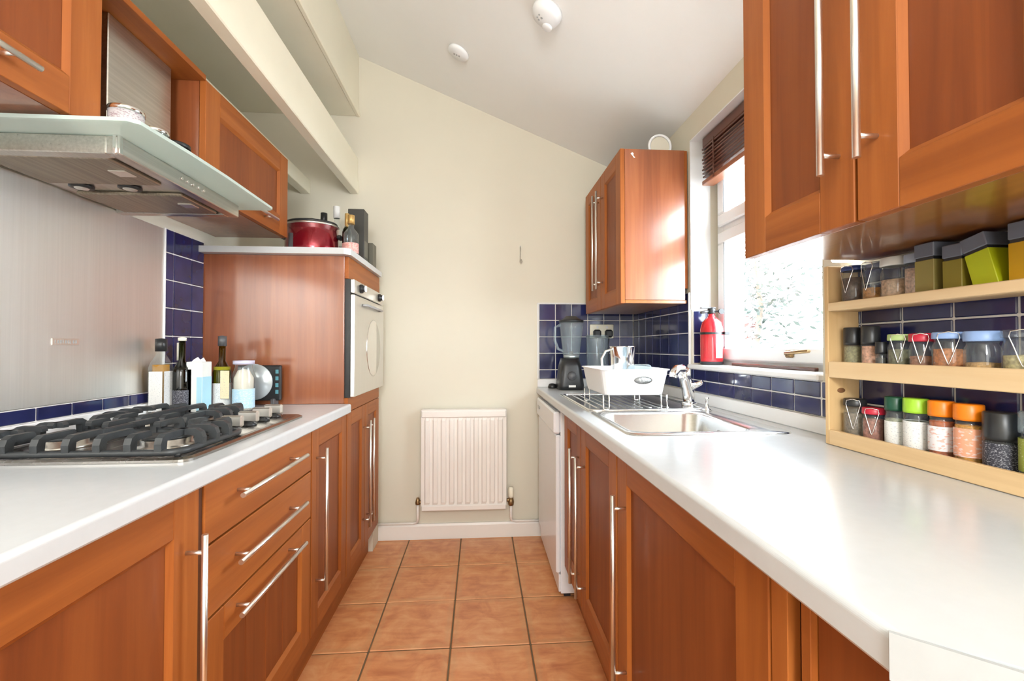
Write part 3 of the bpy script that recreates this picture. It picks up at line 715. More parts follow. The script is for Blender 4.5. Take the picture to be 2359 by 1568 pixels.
vl = part('valve', MB().lathe([(.016, .205), (.019, .225), (.014, .25)], (.188, 2.70, 0), 12).tube([(.188, 2.70, .236), (.155, 2.70, .236)], .010), M['brass'], rd, 'brass valve on the right')
part('valve_cap', MB().lathe([(.013, .25), (.017, .262), (.017, .30), (.013, .312), (0, .314)], (.188, 2.70, 0), 14), M['cream'], vl)
mb = MB().tube([(-.597, D - .025, .100), (-.395, D - .025, .100), (-.372, D - .028, .106), (-.363, 2.70, .13), (-.363, 2.70, .225)], .0075)
part('heating_pipe', mb, M['rad'], None, 'painted heating pipe running left from the radiator above the skirting', org=(-.5, D - .03, .1), cat='pipe')
mb = MB().tube([(.188, 2.70, .21), (.188, 2.70, .13), (.196, D - .028, .104), (.22, D - .025, .098), (.42, D - .025, .098)], .0075)
part('heating_pipe', mb, M['rad'], None, 'painted heating pipe running right from the radiator towards the dishwasher', org=(.3, D - .03, .1), cat='pipe')
mb = MB().tube([(.250, D - .004, 1.775), (.249, D - .006, 1.70), (.247, D - .012, 1.675), (.252, D - .02, 1.660), (.258, D - .016, 1.675), (.255, D - .01, 1.690)], .0028, 8)
mb.lathe([(.005, D - .006), (.004, D)], (.25, 0, 1.77), 8, axis='y')
part('wall_hook', mb, M['steel'], None, 'small wire hook on the bare back wall', org=(.25, D, 1.7), cat='hook')

# ------------------------------------------------------------ ceiling alarms
sl = math.atan(.41)
def on_ceiling(x, y): return Matrix.Translation((x, y, CZ(x) - .0005)) @ Matrix.Rotation(sl, 4, 'Y') @ Matrix.Rotation(PI, 4, 'X')
sa = thing('smoke_alarm', 'large round white smoke alarm at the top edge of the photo on the sloping ceiling', 'alarm', (.272, 1.77, CZ(.272)))
mb = MB(); mb.M = on_ceiling(.272, 1.77); mb.lathe([(.062, 0), (.062, .012), (.055, .030), (.040, .038), (0, .040)], n=28); part('housing', mb, M['plastic_w'], sa)
mb = MB(); mb.M = on_ceiling(.272, 1.77); mb.lathe([(.022, .036), (.022, .043), (.018, .046), (0, .046)], (.018, -.03, 0), 16); part('test_button', mb, M['plastic_w'], sa)
mb = MB(); mb.M = on_ceiling(.272, 1.77)
for a, b_, s_ in ((-.012, .005, .005), (-.022, -.010, .004), (-.03, .0, .0035), (-.024, .016, .0035)): mb.lathe([(s_, .0335), (s_, .0405), (0, .041)], (a, b_, 0), 8)
part('sounder_holes', mb, M['grey'], sa)
sa = thing('heat_alarm', 'smaller round white alarm on the sloping ceiling towards the back wall', 'alarm', (-.108, 2.28, CZ(-.108)))
mb = MB(); mb.M = on_ceiling(-.108, 2.28); mb.lathe([(.055, 0), (.055, .008), (.045, .018), (0, .020)], n=26); part('housing', mb, M['plastic_w'], sa)
mb = MB(); mb.M = on_ceiling(-.108, 2.28)
for k in range(3): mb.box(-.020 + k*.013, -.012 + k*.013, -.004, .006, .017, .0215)
part('sensor_slots', mb, M['grey'], sa)

# ------------------------------------------------------------ right base run
XR = .385
def rbase(label, y0, y1):
    c = thing('base_cabinet', label, 'cabinet', (.68, (y0 + y1) / 2, 0))
    part('plinth', MB().box(XR + .055, XR + .07, y0, y1, 0, ZB), M['wood_y'], c); return c
c = rbase('cherry sink base cabinet with two doors next to the dishwasher', 1.245, 2.035)
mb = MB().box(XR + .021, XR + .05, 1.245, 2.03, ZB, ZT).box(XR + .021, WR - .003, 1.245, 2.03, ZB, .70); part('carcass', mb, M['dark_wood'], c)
door(c, -1, XR, 1.698, 2.028, ZB, ZT, ('v', 1.735, .235, .755), st=.08)
door(c, -1, XR, 1.247, 1.694, ZB, ZT, ('v', 1.628, .235, .745), st=.085)
c = rbase('wide cherry base cabinet with one big door nearest on the right', .530, 1.243)
carcass(c, XR + .021, WR - .003, .530, 1.243, ZB, ZT)
door(c, -1, XR, .578, 1.241, ZB, ZT, ('v', 1.168, .26, .758), st=.088)
part('filler_strip', MB().box(XR + .002, XR + .02, .545, .577, ZB, ZT, 0, .001), M['wood_v'], c)
c = rbase('cherry angled end cabinet under the near corner of the right worktop', .20, .526)
carcass(c, XR + .03, WR - .003, .20, .526, ZB, ZT)
part('end_post', MB().box(XR + .004, XR + .025, .508, .524, ZB, ZT, 0, .001), M['wood_v'], c)
part('end_panel', MB().box(XR + .012, XR + .029, .21, .506, ZB, ZT, 0, .001), M['panel'], c)

dw = thing('dishwasher', 'white dishwasher at the far end of the right run', 'dishwasher', (.66, 2.36, 0))
part('cabinet', MB().box(.372, WR - .02, 2.05, 2.66, .022, .855, 0, .003), M['appliance'], dw)
part('door_front', MB().box(.350, .372, 2.05, 2.66, .115, .745, 0, .006), M['appliance'], dw)
part('control_panel', MB().box(.340, .372, 2.05, 2.66, .750, .852, 0, .008), M['appliance'], dw)
part('kick_plate', MB().box(.362, .372, 2.05, 2.66, .03, .11, 0, .003), M['appliance'], dw)
part('button_row', MB().box(.338, .3405, 2.52, 2.60, .80, .815), M['grey'], dw)
part('foot', MB().box(.39, .42, 2.07, 2.10, 0, .022), M['black'], dw); part('foot', MB().box(.39, .42, 2.60, 2.63, 0, .022), M['black'], dw)

# right worktop with sink cut-out and clipped near corner
wt = thing('worktop', 'long white laminate worktop of the right run with the sink', 'worktop', (.66, 1.4, .867))
SX0, SX1, SY0, SY1 = .408, .89, 1.205, 2.275
mb = MB().prism(nose(.350, -1)[::-1], 'y', .362, D - .002)
mb.box(.43, SX0 + .03, SY0 + .02, D - .002, .867, .905); mb.box(SX0 + .03, WR - .001, 1.66, D - .002, .867, .905); mb.box(SX1 - .02, WR - .001, SY0 + .02, 1.66, .867, .905)
mb.prism([(.43, .362), (.43, 1.225), (WR - .001, 1.225), (WR - .001, .12), (.64, .12)][::-1], 'z', .867, .905)
mb.prism([(.352, .362), (.43, .362), (.43, .300)][::-1], 'z', .867, .905)
mb.prism([(.43, .362), (.64, .12), (.43, .300)], 'z', .867, .905)
part('worktop_slab', mb, M['worktop'], wt)
d_ = Vector((.64 - .350, .12 - .362, 0)).normalized(); nrm = Vector((d_.y, -d_.x, 0))
if nrm.y > 0: nrm = -nrm
a = Vector((.349, .364, 0)); e = Vector((.64, .12, 0))
mb = MB(); mb.prism([(a.x, a.y), (a.x + nrm.x*.004, a.y + nrm.y*.004), (e.x + nrm.x*.004, e.y + nrm.y*.004 - .03), (e.x, e.y - .03)], 'z', .8655, .9058)
part('edge_strip', mb, M['worktop_edge'], wt, 'worn greyish edging strip on the clipped corner')
mb = MB().box(WR - .018, WR - .001, 1.084, D - .003, .905, .951, 0, .003).box(.354, WR - .018, D - .018, D - .002, .905, .953, 0, .003)
part('upstand', mb, M['white'], wt)

sk = thing('kitchen_sink', 'stainless steel sink with single bowl and drainer in the right worktop', 'sink', (.65, 1.74, .905))
bcx, bcy = .618, 1.435
zz = .9062
mb = MB().loft([rrect((SX0+SX1)/2, 1.435, (SX1-SX0)/2, .23, .035, .9052), rrect((SX0+SX1)/2, 1.435, (SX1-SX0)/2 - .003, .227, .034, .9085),
                rrect(bcx, bcy, .188, .190, .06, .9080), rrect(bcx, bcy, .180, .182, .056, .900), rrect(bcx, bcy, .170, .172, .055, .78), rrect(bcx, bcy, .14, .142, .05, .757), rrect(bcx, bcy, .03, .03, .02, .753)])
part('bowl', mb, M['sinksteel'], sk)
mb = MB().box(SX0, SX1, 1.664, SY1, .9052, .9082, 0, .002)
for k in range(9): mb.box(.46 + k*.035, .472 + k*.035, 1.74, 2.22, .908, .9115, 0, .003)
mb.tube(rrect((SX0+SX1)/2, (1.672+SY1)/2, (SX1-SX0)/2 - .012, (SY1-1.672)/2 - .010, .03, .909), .004, 6, closed=True)
part('drainer', mb, M['sinksteel'], sk)
part('plug_hole', MB().lathe([(.026, .7535), (.026, .756), (.018, .754), (0, .753)], (bcx, bcy, 0), 16), M['chrome'], sk)
part('overflow', MB().lathe([(.016, bcx + .170), (.012, bcx + .166), (0, bcx + .166)], (0, bcy, .86), 12, axis='x'), M['grey'], sk)

tp = thing('mixer_tap', 'chrome mixer tap with thick leaning spout at the back of the sink', 'tap', (.862, 1.80, .9085))
mb = MB().tube([(.862, 1.80, .9085), (.862, 1.80, .925)], .030, 18)
mb.tube([(.862, 1.80, .92), (.855, 1.792, .96), (.835, 1.775, 1.02), (.815, 1.755, 1.055)], [.022, .023, .023, .025], 16)
part('tap_body', mb, M['chrome'], tp)
part('spout', MB().tube([(.820, 1.757, 1.050), (.80, 1.742, 1.062), (.775, 1.725, 1.060), (.760, 1.715, 1.044), (.757, 1.713, 1.030)], [.022, .021, .019, .017, .015], 14), M['chrome'], tp)
part('lever', MB().tube([(.858, 1.780, .985), (.880, 1.758, 1.000), (.893, 1.742, 1.010)], [.016, .011, .008], 10), M['chrome'], tp)
wk = thing('waste_lever', 'small chrome pop-up waste knob beside the tap', 'knob', (.868, 1.66, .9085))
part('stem', MB().lathe([(.018, .9085), (.016, .913), (.006, .916), (.005, .95), (.008, .955), (0, .958)], (.868, 1.665, 0), 12), M['chrome'], wk)

# dish tub on wire legs
tb = thing('dish_drying_tub', 'white dish drying tub on wire legs over the sink drainer', 'dish rack', (.585, 1.82, .912))
def rr(cx, cy, hx, hy, r, z_): return rrect(cx, cy, hx, hy, r, z_, 4)
tx, ty = .586, 1.815
loops = [rr(tx, ty, .112, .150, .03, .968), rr(tx, ty, .114, .154, .03, .972), rr(tx, ty, .130, .172, .035, 1.060), rr(tx, ty, .136, .178, .036, 1.062), rr(tx, ty, .136, .178, .036, 1.066), rr(tx, ty, .128, .170, .034, 1.065), rr(tx, ty, .110, .150, .028, .976)]
part('tub', MB().loft(loops, sm=False, cap0=True), M['plastic_w'], tb)
mb = MB(); mb.lathe([(.03, 0), (.03, .001), (.026, .0012), (0, .0012)], n=22, axis='y', sx=1.3, sy=.62)
tilt = Matrix.Translation((.612, 1.6500, 1.025)) @ Matrix.Rotation(math.radians(11), 4, 'X') @ Matrix.Rotation(PI, 4, 'Z')
mb2 = MB(); mb2.M = tilt; mb2.lathe([(.030, -.001), (.030, .0015), (.026, .0018)], n=24, axis='y', sx=1.35, sy=.55, cap=False); part('handle_rim', mb2, M['plastic_w'], tb)
mb2 = MB(); mb2.M = tilt; mb2.lathe([(.027, .0008), (0, .0010)], n=24, axis='y', sx=1.35, sy=.55); part('handle_hole', mb2, printed('tub_handle_gap', (.55, .57, .58), (.15, .16, .17), 30, .5, 'x'), tb, 'oval grip opening')
for x, y in ((.475, 1.665), (.70, 1.668), (.475, 1.965), (.70, 1.965)):
    mb = MB()
    for q in (-.011, .011): mb.tube([(x + q, y, .968), (x + q, y - .004, .9146)], .0028, 8)
    mb.tube([(x - .011, y - .004, .9146), (x + .011, y - .004, .9146)], .0028, 8)
    part('wire_leg', mb, M['chrome'], tb)
jg = thing('steel_jug', 'shiny steel jug with loop handle standing in the dish tub', 'jug', (.612, 1.89, .978))
part('jug_body', MB().lathe([(.036, .978), (.048, .984), (.050, 1.05), (.051, 1.10), (.055, 1.150), (.057, 1.153), (.052, 1.150), (.046, 1.09)], (.612, 1.89, 0), 28), M['chrome'], jg)
part('jug_handle', MB().tube([(.562, 1.885, 1.140), (.535, 1.88, 1.132), (.517, 1.878, 1.10), (.520, 1.878, 1.06), (.540, 1.88, 1.035), (.565, 1.885, 1.028)], .005, 10), M['handle'], jg)
g_ = thing('plastic_lid', 'clear plastic tub lid standing in the front of the dish tub', 'lid', (.60, 1.70, .985))
mb = MB(); mb.M = Matrix.Translation((.615, 1.70, 1.03)) @ Matrix.Rotation(math.radians(14), 4, 'X')
mb.loft([[(p[0], -.006, p[1]) for p in rrect(0, 0, .048, .052, .02, 0)], [(p[0], .006, p[1]) for p in rrect(0, 0, .050, .054, .02, 0)]], cap0=True)
part('lid_shell', mb, M['glass_blue'], g_)

# blender, jug, plug top
bl = thing('blender', 'black jug blender in the back corner of the right worktop', 'blender', (.525, 2.60, .9055))
mb = MB().loft([rrect(.525, 2.60, .072, .075, .03, .9055), rrect(.525, 2.60, .074, .077, .03, .93), rrect(.525, 2.60, .060, .065, .03, 1.04), rrect(.525, 2.60, .05, .052, .03, 1.085)], cap0=True)
part('motor_base', mb, M['black'], bl)
part('control_dial', MB().lathe([(.026, 2.531), (.024, 2.521), (0, 2.520)], (.525, 0, .985), 20, axis='y'), M['grey_dark'], bl)
part('nameplate', MB().box(.505, .545, 2.522, 2.5235, .922, .934), M['handle'], bl)
part('blender_jug', MB().lathe([(.046, 1.086), (.048, 1.10), (.066, 1.26), (.070, 1.296)], (.535, 2.60, 0), 24), M['glass_blue'], bl)
part('blade_hub', MB().lathe([(.046, 1.085), (.044, 1.105), (.012, 1.108), (.010, 1.125), (0, 1.126)], (.535, 2.60, 0), 18), M['handle'], bl)
part('jug_lid', MB().lathe([(.072, 1.296), (.072, 1.306), (.05, 1.314), (.03, 1.330), (0, 1.331)], (.535, 2.60, 0), 24), M['black'], bl)
part('jug_handle', MB().tube([(.470, 2.59, 1.28), (.438, 2.585, 1.265), (.435, 2.585, 1.19), (.455, 2.588, 1.14), (.488, 2.592, 1.125)], .008), M['glass_blue'], bl)
mb = MB().lathe([(.055, .9055), (.060, .912), (.066, 1.20), (.066, 1.215)], (.70, 2.64, 0), 24)
g_ = thing('glass_jar', 'tall bluish glass jar beside the blender, below the socket', 'jar', (.70, 2.64, .9055))
part('jar_body', mb, M['glass_blue'], g_); part('jar_rim', MB().lathe([(.066, 1.212), (.0685, 1.215), (.0685, 1.220), (.065, 1.222)], (.70, 2.64, 0), 24), M['glass_blue'], g_)
o = MB().lathe([(.024, .9055), (.026, .915), (.020, .930), (.008, .934), (0, .934)], (.432, 2.66, 0), 18)
part('sink_plug', o, M['black'], None, 'small black rubber plug left of the blender base', org=(.432, 2.66, .9055), cat='plug')

# socket with plugs
so = thing('wall_socket', 'white double wall socket on the blue back wall tiles', 'socket', (.756, D - .008, 1.248))
part('face_plate', MB().box(.681, .831, D - .017, D - .0075, 1.205, 1.291, 0, .004), M['cream'], so)
for x in (.728, .788): part('switch', MB().box(x - .006, x + .006, D - .0205, D - .017, 1.266, 1.279, 0, .001), M['plastic_w'], so)
for x, lb, pts in ((.722, 'black mains plug in the left half of the double socket', [(.722, D - .034, 1.205), (.728, D - .03, 1.14), (.738, D - .026, 1.06), (.76, D - .03, .96), (.72, D - .04, .925)]),
                   (.795, 'black mains plug in the right half of the double socket', [(.795, D - .034, 1.205), (.790, D - .03, 1.15), (.80, D - .028, 1.05), (.83, D - .04, .95), (.86, D - .06, .92)])):
    p = thing('mains_plug', lb, 'plug', (x, D - .03, 1.235))
    part('plug_body', MB().box(x - .024, x + .024, D - .048, D - .0175, 1.210, 1.258, 0, .010), M['black'], p)
    part('cable', MB().tube(pts, .004, 8), M['black'], p)

# fire extinguisher on the sill
fe = thing('fire_extinguisher', 'red fire extinguisher standing at the left end of the window sill', 'extinguisher', (1.022, 1.90, 1.0725))
ex, ey, ez = 1.016, 1.905, 1.0725
part('cylinder', MB().lathe([(.040, ez), (.046, ez + .008), (.047, ez + .03), (.047, ez + .155), (.040, ez + .185), (.022, ez + .205), (.015, ez + .212), (.015, ez + .222)], (ex, ey, 0), 28), M['red_gloss'], fe)
part('foot_ring', MB().lathe([(.043, ez), (.0475, ez + .004), (.0478, ez + .014)], (ex, ey, 0), 28, cap=False), M['black'], fe)
part('band', MB().lathe([(.0478, ez + .132), (.0478, ez + .142)], (ex, ey, 0), 28, cap=False), M['black'], fe)
part('band_clasp', MB().box(ex + .034, ex + .060, ey - .045, ey - .025, ez + .130, ez + .145, 0, .003), M['black'], fe)
part('label_sheet', MB().box(ex - .006, ex + .022, ey - .0482, ey - .0475, ez + .03, ez + .09), lab_white, fe)
part('valve_head', MB().lathe([(.014, ez + .222), (.017, ez + .228), (.017, ez + .242), (.010, ez + .25)], (ex, ey, 0), 14), M['black'], fe)
part('squeeze_lever', MB().box(ex - .05, ex + .018, ey - .008, ey + .008, ez + .246, ez + .252, 0, .002).tube([(ex - .008, ey, ez + .235), (ex - .050, ey - .004, ez + .228)], .006, 8), M['grey_dark'], fe)
part('gauge', MB().lathe([(.012, ey - .030), (.012, ey - .022)], (ex + .03, 0, ez + .232), 14, axis='y').tube([(ex, ey, ez + .234), (ex + .03, ey - .022, ez + .232)], .004, 8), M['black'], fe)

# blind
bd = thing('wooden_blind', 'dark wooden venetian blind pulled up at the top of the window', 'blind', (1.02, 1.60, 2.06))
part('head_rail', MB().box(1.0, 1.055, 1.24, 1.945, 2.045, 2.088, 0, .003), M['blind'], bd)
for k in range(9): 
    zz = 2.036 - k * .0155; q = (k % 3 - 1) * .002
    part('slat', MB().box(.998 + q, 1.050 + q, 1.242, 1.943, zz - .004, zz + .004, 0, .0015), M['blind'], bd)
part('bottom_rail', MB().box(.996, 1.052, 1.242, 1.943, 1.874, 1.894, 0, .003), wood('reddish_bottom_rail', (.20, .07, .035), (.30, .11, .055), (.40, .16, .08), 'y'), bd, 'lighter bottom rail')
for y in (1.34, 1.60, 1.84): part('ladder_tape', MB().box(.993, .995, y - .004, y + .004, 1.876, 2.05), M['blind'], bd)

# ------------------------------------------------------------ right wall units
XF = .6415
wc = thing('wall_cabinet', 'cherry wall cabinet with glossy end panel in the far right corner', 'wall cabinet', (.80, 2.34, 1.35))
carcass(wc, XF + .021, WR - .012, 2.022, 2.68, 1.366, 2.060)
part('end_panel', MB().box(XF + .021, WR - .020, 2.005, 2.021, 1.366, 2.060, 0, .001), M['end'], wc, 'glossy end panel catching the window light')
part('scribe_strip', MB().box(WR - .020, WR - .006, 2.008, 2.022, 1.42, 2.06, 0, .001), M['wood_v'], wc)
part('bottom_board', MB().box(XF + .021, WR - .012, 2.006, 2.68, 1.350, 1.3655, 0, .001), M['under'], wc)
door(wc, -1, XF, 2.003, 2.338, 1.348, 2.062, ('v', 2.302, 1.452, 1.965), st=.08)
door(wc, -1, XF, 2.340, 2.68, 1.348, 2.062, ('v', 2.378, 1.452, 1.965), st=.08)
part('sticker', MB().prism([(.690, 2.038), (.698, 2.044), (.704, 2.040), (.703, 2.030), (.712, 2.020), (.706, 2.018), (.699, 2.028)], 'y', 2.0043, 2.005), M['white'], wc, 'small white sticker scrap')
rg = thing('white_ring', 'white plastic ring standing on top of the far right wall cabinet', 'ring', (.865, 2.10, 2.0605))
P = [(.868 + .053*math.cos(2*PI*k/32), 2.10, 2.120 + .053*math.sin(2*PI*k/32)) for k in range(32)]
part('ring', MB().tube(P, .0062, 8, closed=True), M['plastic_w'], rg)
part('disc', MB().lathe([(.050, 2.104), (.050, 2.108)], (.868, 0, 2.120), 28, axis='y'), M['wall'], rg)

XN = .63
wc = thing('wall_cabinet', 'large cherry wall cabinet at the top right, over the spice rack', 'wall cabinet', (.80, .71, 1.36))
carcass(wc, XN + .021, WR - .012, .394, 1.022, 1.374, 2.10, 'end')
part('bottom_board', MB().box(XN + .021, WR - .009, .394, 1.026, 1.359, 1.374, 0, .001), M['under'], wc, 'glossy brown underside')
door(wc, -1, XN, .709, 1.026, 1.357, 2.10, ('v', .742, 1.448, 1.98), st=.086)
door(wc, -1, XN, .394, .706, 1.357, 2.10, ('v', .666, 1.448, 1.98), st=.084)
m, n, l, b = nt('window_light_glow'); setp(b, col=(1, 1, .95), em=(1, .98, .85), ems=6.0); n_ = noise(n, l, coords(n, l), 3)
M['glow'] = m
lt = thing('added_glow_strip', 'short added glowing strip standing for window light under the far end of the large wall cabinet', 'lamp', (.94, 1.09, 1.37))  # added glowing bar and backing, standing in for window light at the cabinet end
part('glow_bar', MB().box(.90, .955, 1.075, 1.093, 1.366, 1.376, 0, .004), M['glow'], lt)
part('glow_backing', MB().box(.89, .962, 1.030, 1.094, 1.3765, 1.388, 0, .002), M['white'], lt)

# ------------------------------------------------------------ spice rack
RX = .872; RY0, RY1 = .42, 1.080
rk = thing('spice_rack', 'pale pine three tier spice rack on the right worktop against the tiles', 'rack', (.915, .75, .9055))
part('side_panel', MB().box(RX, .955, RY1 - .013, RY1, .9055, 1.352, 0, .002), M['pine_v'], rk)
part('side_panel', MB().box(RX, .955, RY0, RY0 + .013, .9055, 1.352, 0, .002), M['pine_v'], rk)
SH = (.9155, 1.083, 1.2475)
for zt_, l0, l1 in ((SH[0], .906, .943), (SH[1], 1.073, 1.1125), (SH[2], 1.238, 1.2585)):
    part('shelf_board', MB().box(RX + .010, .953, RY0 + .013, RY1 - .013, zt_ - .010, zt_, 0, .001), M['pine'], rk)
    part('front_lip', MB().box(RX - .001, RX + .010, RY0 + .0135, RY1 - .0135, l0, l1, 0, .0015), M['pine'], rk)
for zc in (1.04,): part('wood_knot', MB().lathe([(.009, RY1 - .0132), (.008, RY1 - .0137), (0, RY1 - .0137)], (.905, 0, zc), 14, axis='y', sx=1.2, sy=.7), M['knot'], rk)

MAT = {}
def cm(name, col, rough=.5, **k):
    if name not in MAT: MAT[name] = plain(name, col, rough, **k)
    return MAT[name]
def spice(name, var, base='contents'):
    return cm(name, var, .8, var=.45, nscale=160)
def jar(label, y, z, r, h, lid, lidh=.16, fill=None, ff=.6, clip=False, lab=None, labz=(.15, .7), x=.914, kind='jar', name='spice_jar', lidr=1.0, shoulder=True, body='glass'):
    j = thing(name, label, kind, (x, y, z), None)
    hb = h * (1 - lidh)
    prof = [(r*.92, z), (r, z + .004), (r, z + hb*.80), (r*.86, z + hb*.92), (r*.86, z + hb)] if shoulder else [(r*.95, z), (r, z + .003), (r, z + hb)]
    part('jar_body', MB().lathe(prof, (x, y, 0), 22), M[body], j)
    if fill: part('contents', MB().lathe([(r*.88, z + .003), (r*.90, z + .006), (r*.90, z + hb*ff), (0, z + hb*ff + .002)], (x, y, 0), 18), fill, j)
    lr = r * lidr
    part('lid', MB().lathe([(lr, z + hb), (lr*1.02, z + hb + h*lidh*.15), (lr, z + h*.985), (lr*.93, z + h), (0, z + h)], (x, y, 0), 22), lid, j)
    if clip:
        a = Vector((x, y, 0)); view = Vector((-.78, -.62, 0)) if clip == 1 else Vector((-.98, -.2, 0)); sd = Vector((-view.y, view.x, 0))
        P = []
        for u, hh in ((-.75, .97), (-.85, .88), (-.6, .72), (-.1, .38), (0, .33), (.1, .38), (.6, .72), (.85, .88), (.75, .97), (0, 1.0)):
            t = max(-1, min(1, u)) * .72; dep = math.sqrt(max(0, 1 - t*t*.9)) * r * 1.06
            p = a + view * dep + sd * (t * r); P.append((p.x, p.y, z + h * hh))
        part('wire_clip', MB().tube(P, .0010, 6, closed=True), M['chrome'], j)
    if lab: part('paper_label', MB().lathe([(r*1.015, z + hb*labz[0]), (r*1.015, z + hb*labz[1])], (x, y, 0), 22, cap=False), lab, j)
    return j
T1, T2, T3 = SH[2] + .0003, SH[1] + .0003, SH[0] + .0003
black_l = M['black']; blue_l = cm('navy_lid', (.02, .04, .16), .35); sky_l = cm('sky_blue_lid', (.28, .42, .72), .4)
jar('clip jar with navy lid of dark brown spice, first on the top rack shelf', 1.036, T1, .025, .098, blue_l, .12, spice('brown_spice', (.10, .05, .03)), .8, clip=2)
jar('small clip jar of orange spice second on the top rack shelf', .982, T1, .021, .098, M['glass'], .14, spice('orange_spice', (.50, .22, .04)), .45, clip=2)
jar('wide jar with whitish lid of beige powder on the top rack shelf', .926, T1, .026, .098, cm('offwhite_lid', (.66, .64, .60), .4), .20, spice('beige_powder', (.58, .38, .24)), .62)
jar('slim jar of pale pink powder half hidden by the olive box on the top shelf', .880, T1, .018, .096, cm('grey_blue_lid', (.35, .40, .50), .4), .2, spice('pink_powder', (.66, .46, .36)), .85)
def tinbox(label, y, w, d, h, col, tilt=0, x=.913):
    t = thing('spice_box', label, 'box', (x, y, T1))
    mt = Matrix.Translation((x, y, T1)) @ Matrix.Rotation(math.radians(tilt), 4, 'X')
    if tilt:
        up = abs(math.sin(math.radians(tilt))) * w / 2; mt = Matrix.Translation((0, 0, up)) @ mt
    mb = MB(); mb.M = mt; mb.box(-d/2, d/2, -w/2, w/2, 0, h*.685, 0, .001); part('box_body', mb, col, t)
    mb = MB(); mb.M = mt; mb.box(-d/2 + .0015, d/2 - .0015, -w/2 + .0015, w/2 - .0015, h*.685, h*.74, 1).box(-d/2 - .0006, d/2 + .0006, -w/2 - .0006, w/2 + .0006, h*.74, h, 0, .0015); part('box_lid', mb, [cm('slate_lid', (.12, .13, .165), .35), M['black']], t)
tinbox('dull olive spice box with slate grey lid next to the jars on the top shelf', .832, .039, .06, .107, cm('dull_olive_card', (.26, .205, .055), .5))
tinbox('dark mustard spice box, second box on the top shelf', .779, .035, .06, .093, cm('dark_mustard_card', (.215, .165, .016), .5))
tinbox('bright lime yellow spice box tilted against its neighbour on the top shelf', .722, .040, .06, .098, cm('lime_yellow_card', (.42, .46, .006), .45), -14)
tinbox('amber yellow spice box at the right edge of the top shelf', .662, .054, .06, .107, cm('amber_card', (.50, .27, .003), .45))

jar('pepper grinder with ribbed black top of mixed pale peppercorns on the middle shelf', 1.040, T2, .019, .113, black_l, .38, spice('pale_peppercorns', (.30, .27, .14)), .95, kind='grinder', name='pepper_grinder', shoulder=False)
jar('salt grinder with black top and pink salt, second on the middle shelf', .990, T2, .0185, .114, black_l, .38, spice('pink_salt', (.62, .33, .22)), .95, kind='grinder', name='salt_grinder', shoulder=False)
jar('very small black capped jar between pink salt grinder and green lidded jar', .953, T2, .011, .077, black_l, .35, spice('dark_spice', (.06, .05, .04)), .8, x=.905)
jar('clip jar with light green lid on the middle shelf', .918, T2, .0205, .093, cm('light_green_lid', (.42, .55, .22), .4), .15, spice('green_herb', (.15, .14, .07)), .75, clip=1)
jar('clip jar with red lid of brown spice on the middle shelf', .868, T2, .021, .093, cm('red_lid', (.55, .02, .05), .35), .18, spice('red_brown_spice', (.35, .15, .08)), .6, clip=1)
jar('big clip jar with pale blue lid of orange red spice on the middle shelf', .813, T2, .026, .094, sky_l, .14, spice('orange_red_spice', (.48, .17, .05)), .75, clip=1)
jar('screw jar with blue lid and layered ochre spice on the middle shelf', .755, T2, .0255, .094, sky_l, .20, spice('ochre_spice', (.48, .27, .09)), .48)
jar('clear clip jar of straw coloured herbs at the right edge of the middle shelf', .695, T2, .025, .094, M['glass'], .14, spice('straw_herb', (.40, .33, .15)), .62, clip=1)

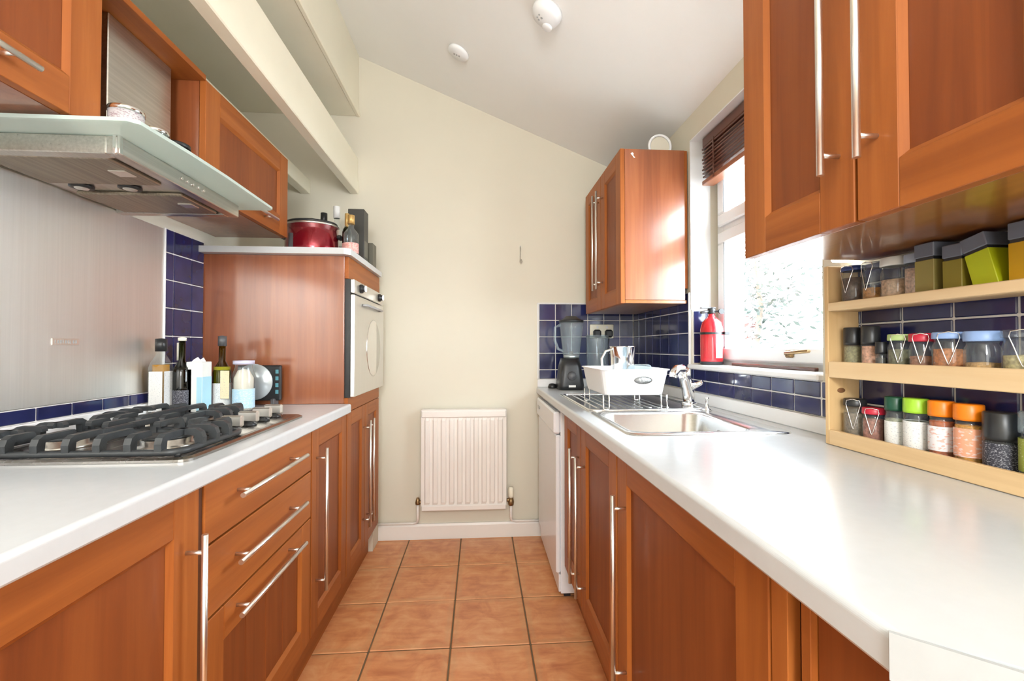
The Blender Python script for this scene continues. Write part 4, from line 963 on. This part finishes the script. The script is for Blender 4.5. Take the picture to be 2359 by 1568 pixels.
jar('tapered clip jar with black lid of grey brown spice, first on the bottom shelf', 1.036, T3, .0235, .107, black_l, .16, spice('grey_brown_spice', (.22, .17, .12)), .8, clip=1)
jar('low clip jar with red lid of red brown flakes on the bottom shelf', .985, T3, .0215, .092, cm('red_lid', (.55, .02, .05), .35), .16, spice('chilli_flakes', (.33, .13, .09)), .85, clip=1)
jar('slim spice jar with dark green cap and white label on the bottom shelf', .930, T3, .0185, .123, cm('dark_green_cap', (.008, .075, .04), .35), .24, spice('pale_green_herb', (.35, .35, .25)), .8, lab=lab_white, labz=(.1, .75))
jar('spice jar with lime green cap and white label on the bottom shelf', .882, T3, .0215, .125, cm('lime_cap', (.36, .66, .04), .35), .24, spice('dark_green_herb', (.13, .14, .07)), .8, lab=lab_white, labz=(.22, .82))
lab_or = printed('white_orange_label', (.82, .78, .80), (.72, .20, .06), 22, .56)
jar('spice jar with orange cap and red brown powder, left of the two orange capped jars', .830, T3, .0205, .126, cm('orange_cap', (.85, .22, .005), .35), .24, spice('paprika', (.40, .09, .02)), .9, lab=lab_or, labz=(.3, .8))
jar('spice jar with orange cap and ochre powder, right of the two orange capped jars', .780, T3, .0215, .126, cm('orange_cap', (.85, .22, .005), .35), .24, spice('turmeric', (.55, .24, .02)), .9, lab=printed('peach_label', (.80, .36, .22), (.80, .76, .78), 20, .55), labz=(.3, .85))
jar('stout black capped grinder with dark printed label on the bottom shelf', .728, T3, .0235, .118, M['black'], .42, spice('black_pepper', (.03, .028, .026)), .9, lab=lab_dark, labz=(.08, .95), kind='grinder', name='pepper_grinder', shoulder=False)
jar('spice jar with olive green printed label at the right edge of the bottom shelf', .675, T3, .0225, .125, M['glass_blue'], .28, spice('dried_herb', (.16, .17, .06)), .9, lab=lab_green, labz=(.3, .9))

# groups of repeats
for o in COL.objects:
    if o.parent is not None or not o.get('label'): continue
    kind = o.name.split('.')[0]; h = o.location.z
    if kind in ('spice_jar', 'pepper_grinder', 'salt_grinder'):
        o['group'] = 'spice jars on the %s rack shelf' % ('top' if h > 1.2 else 'middle' if h > 1.0 else 'bottom')
    elif kind == 'spice_box': o['group'] = 'coloured spice boxes on the top rack shelf'
    elif o.get('category') == 'bottle': o['group'] = 'bottles on the tower top' if h > 1.2 else 'bottles beside the hob'
    elif kind == 'food_tin': o['group'] = 'tins on the cooker hood'
    elif kind == 'mains_plug': o['group'] = 'plugs in the double socket'
    elif kind == 'base_cabinet': o['group'] = 'cherry base cabinets'
    elif kind == 'wall_cabinet': o['group'] = 'cherry wall cabinets'
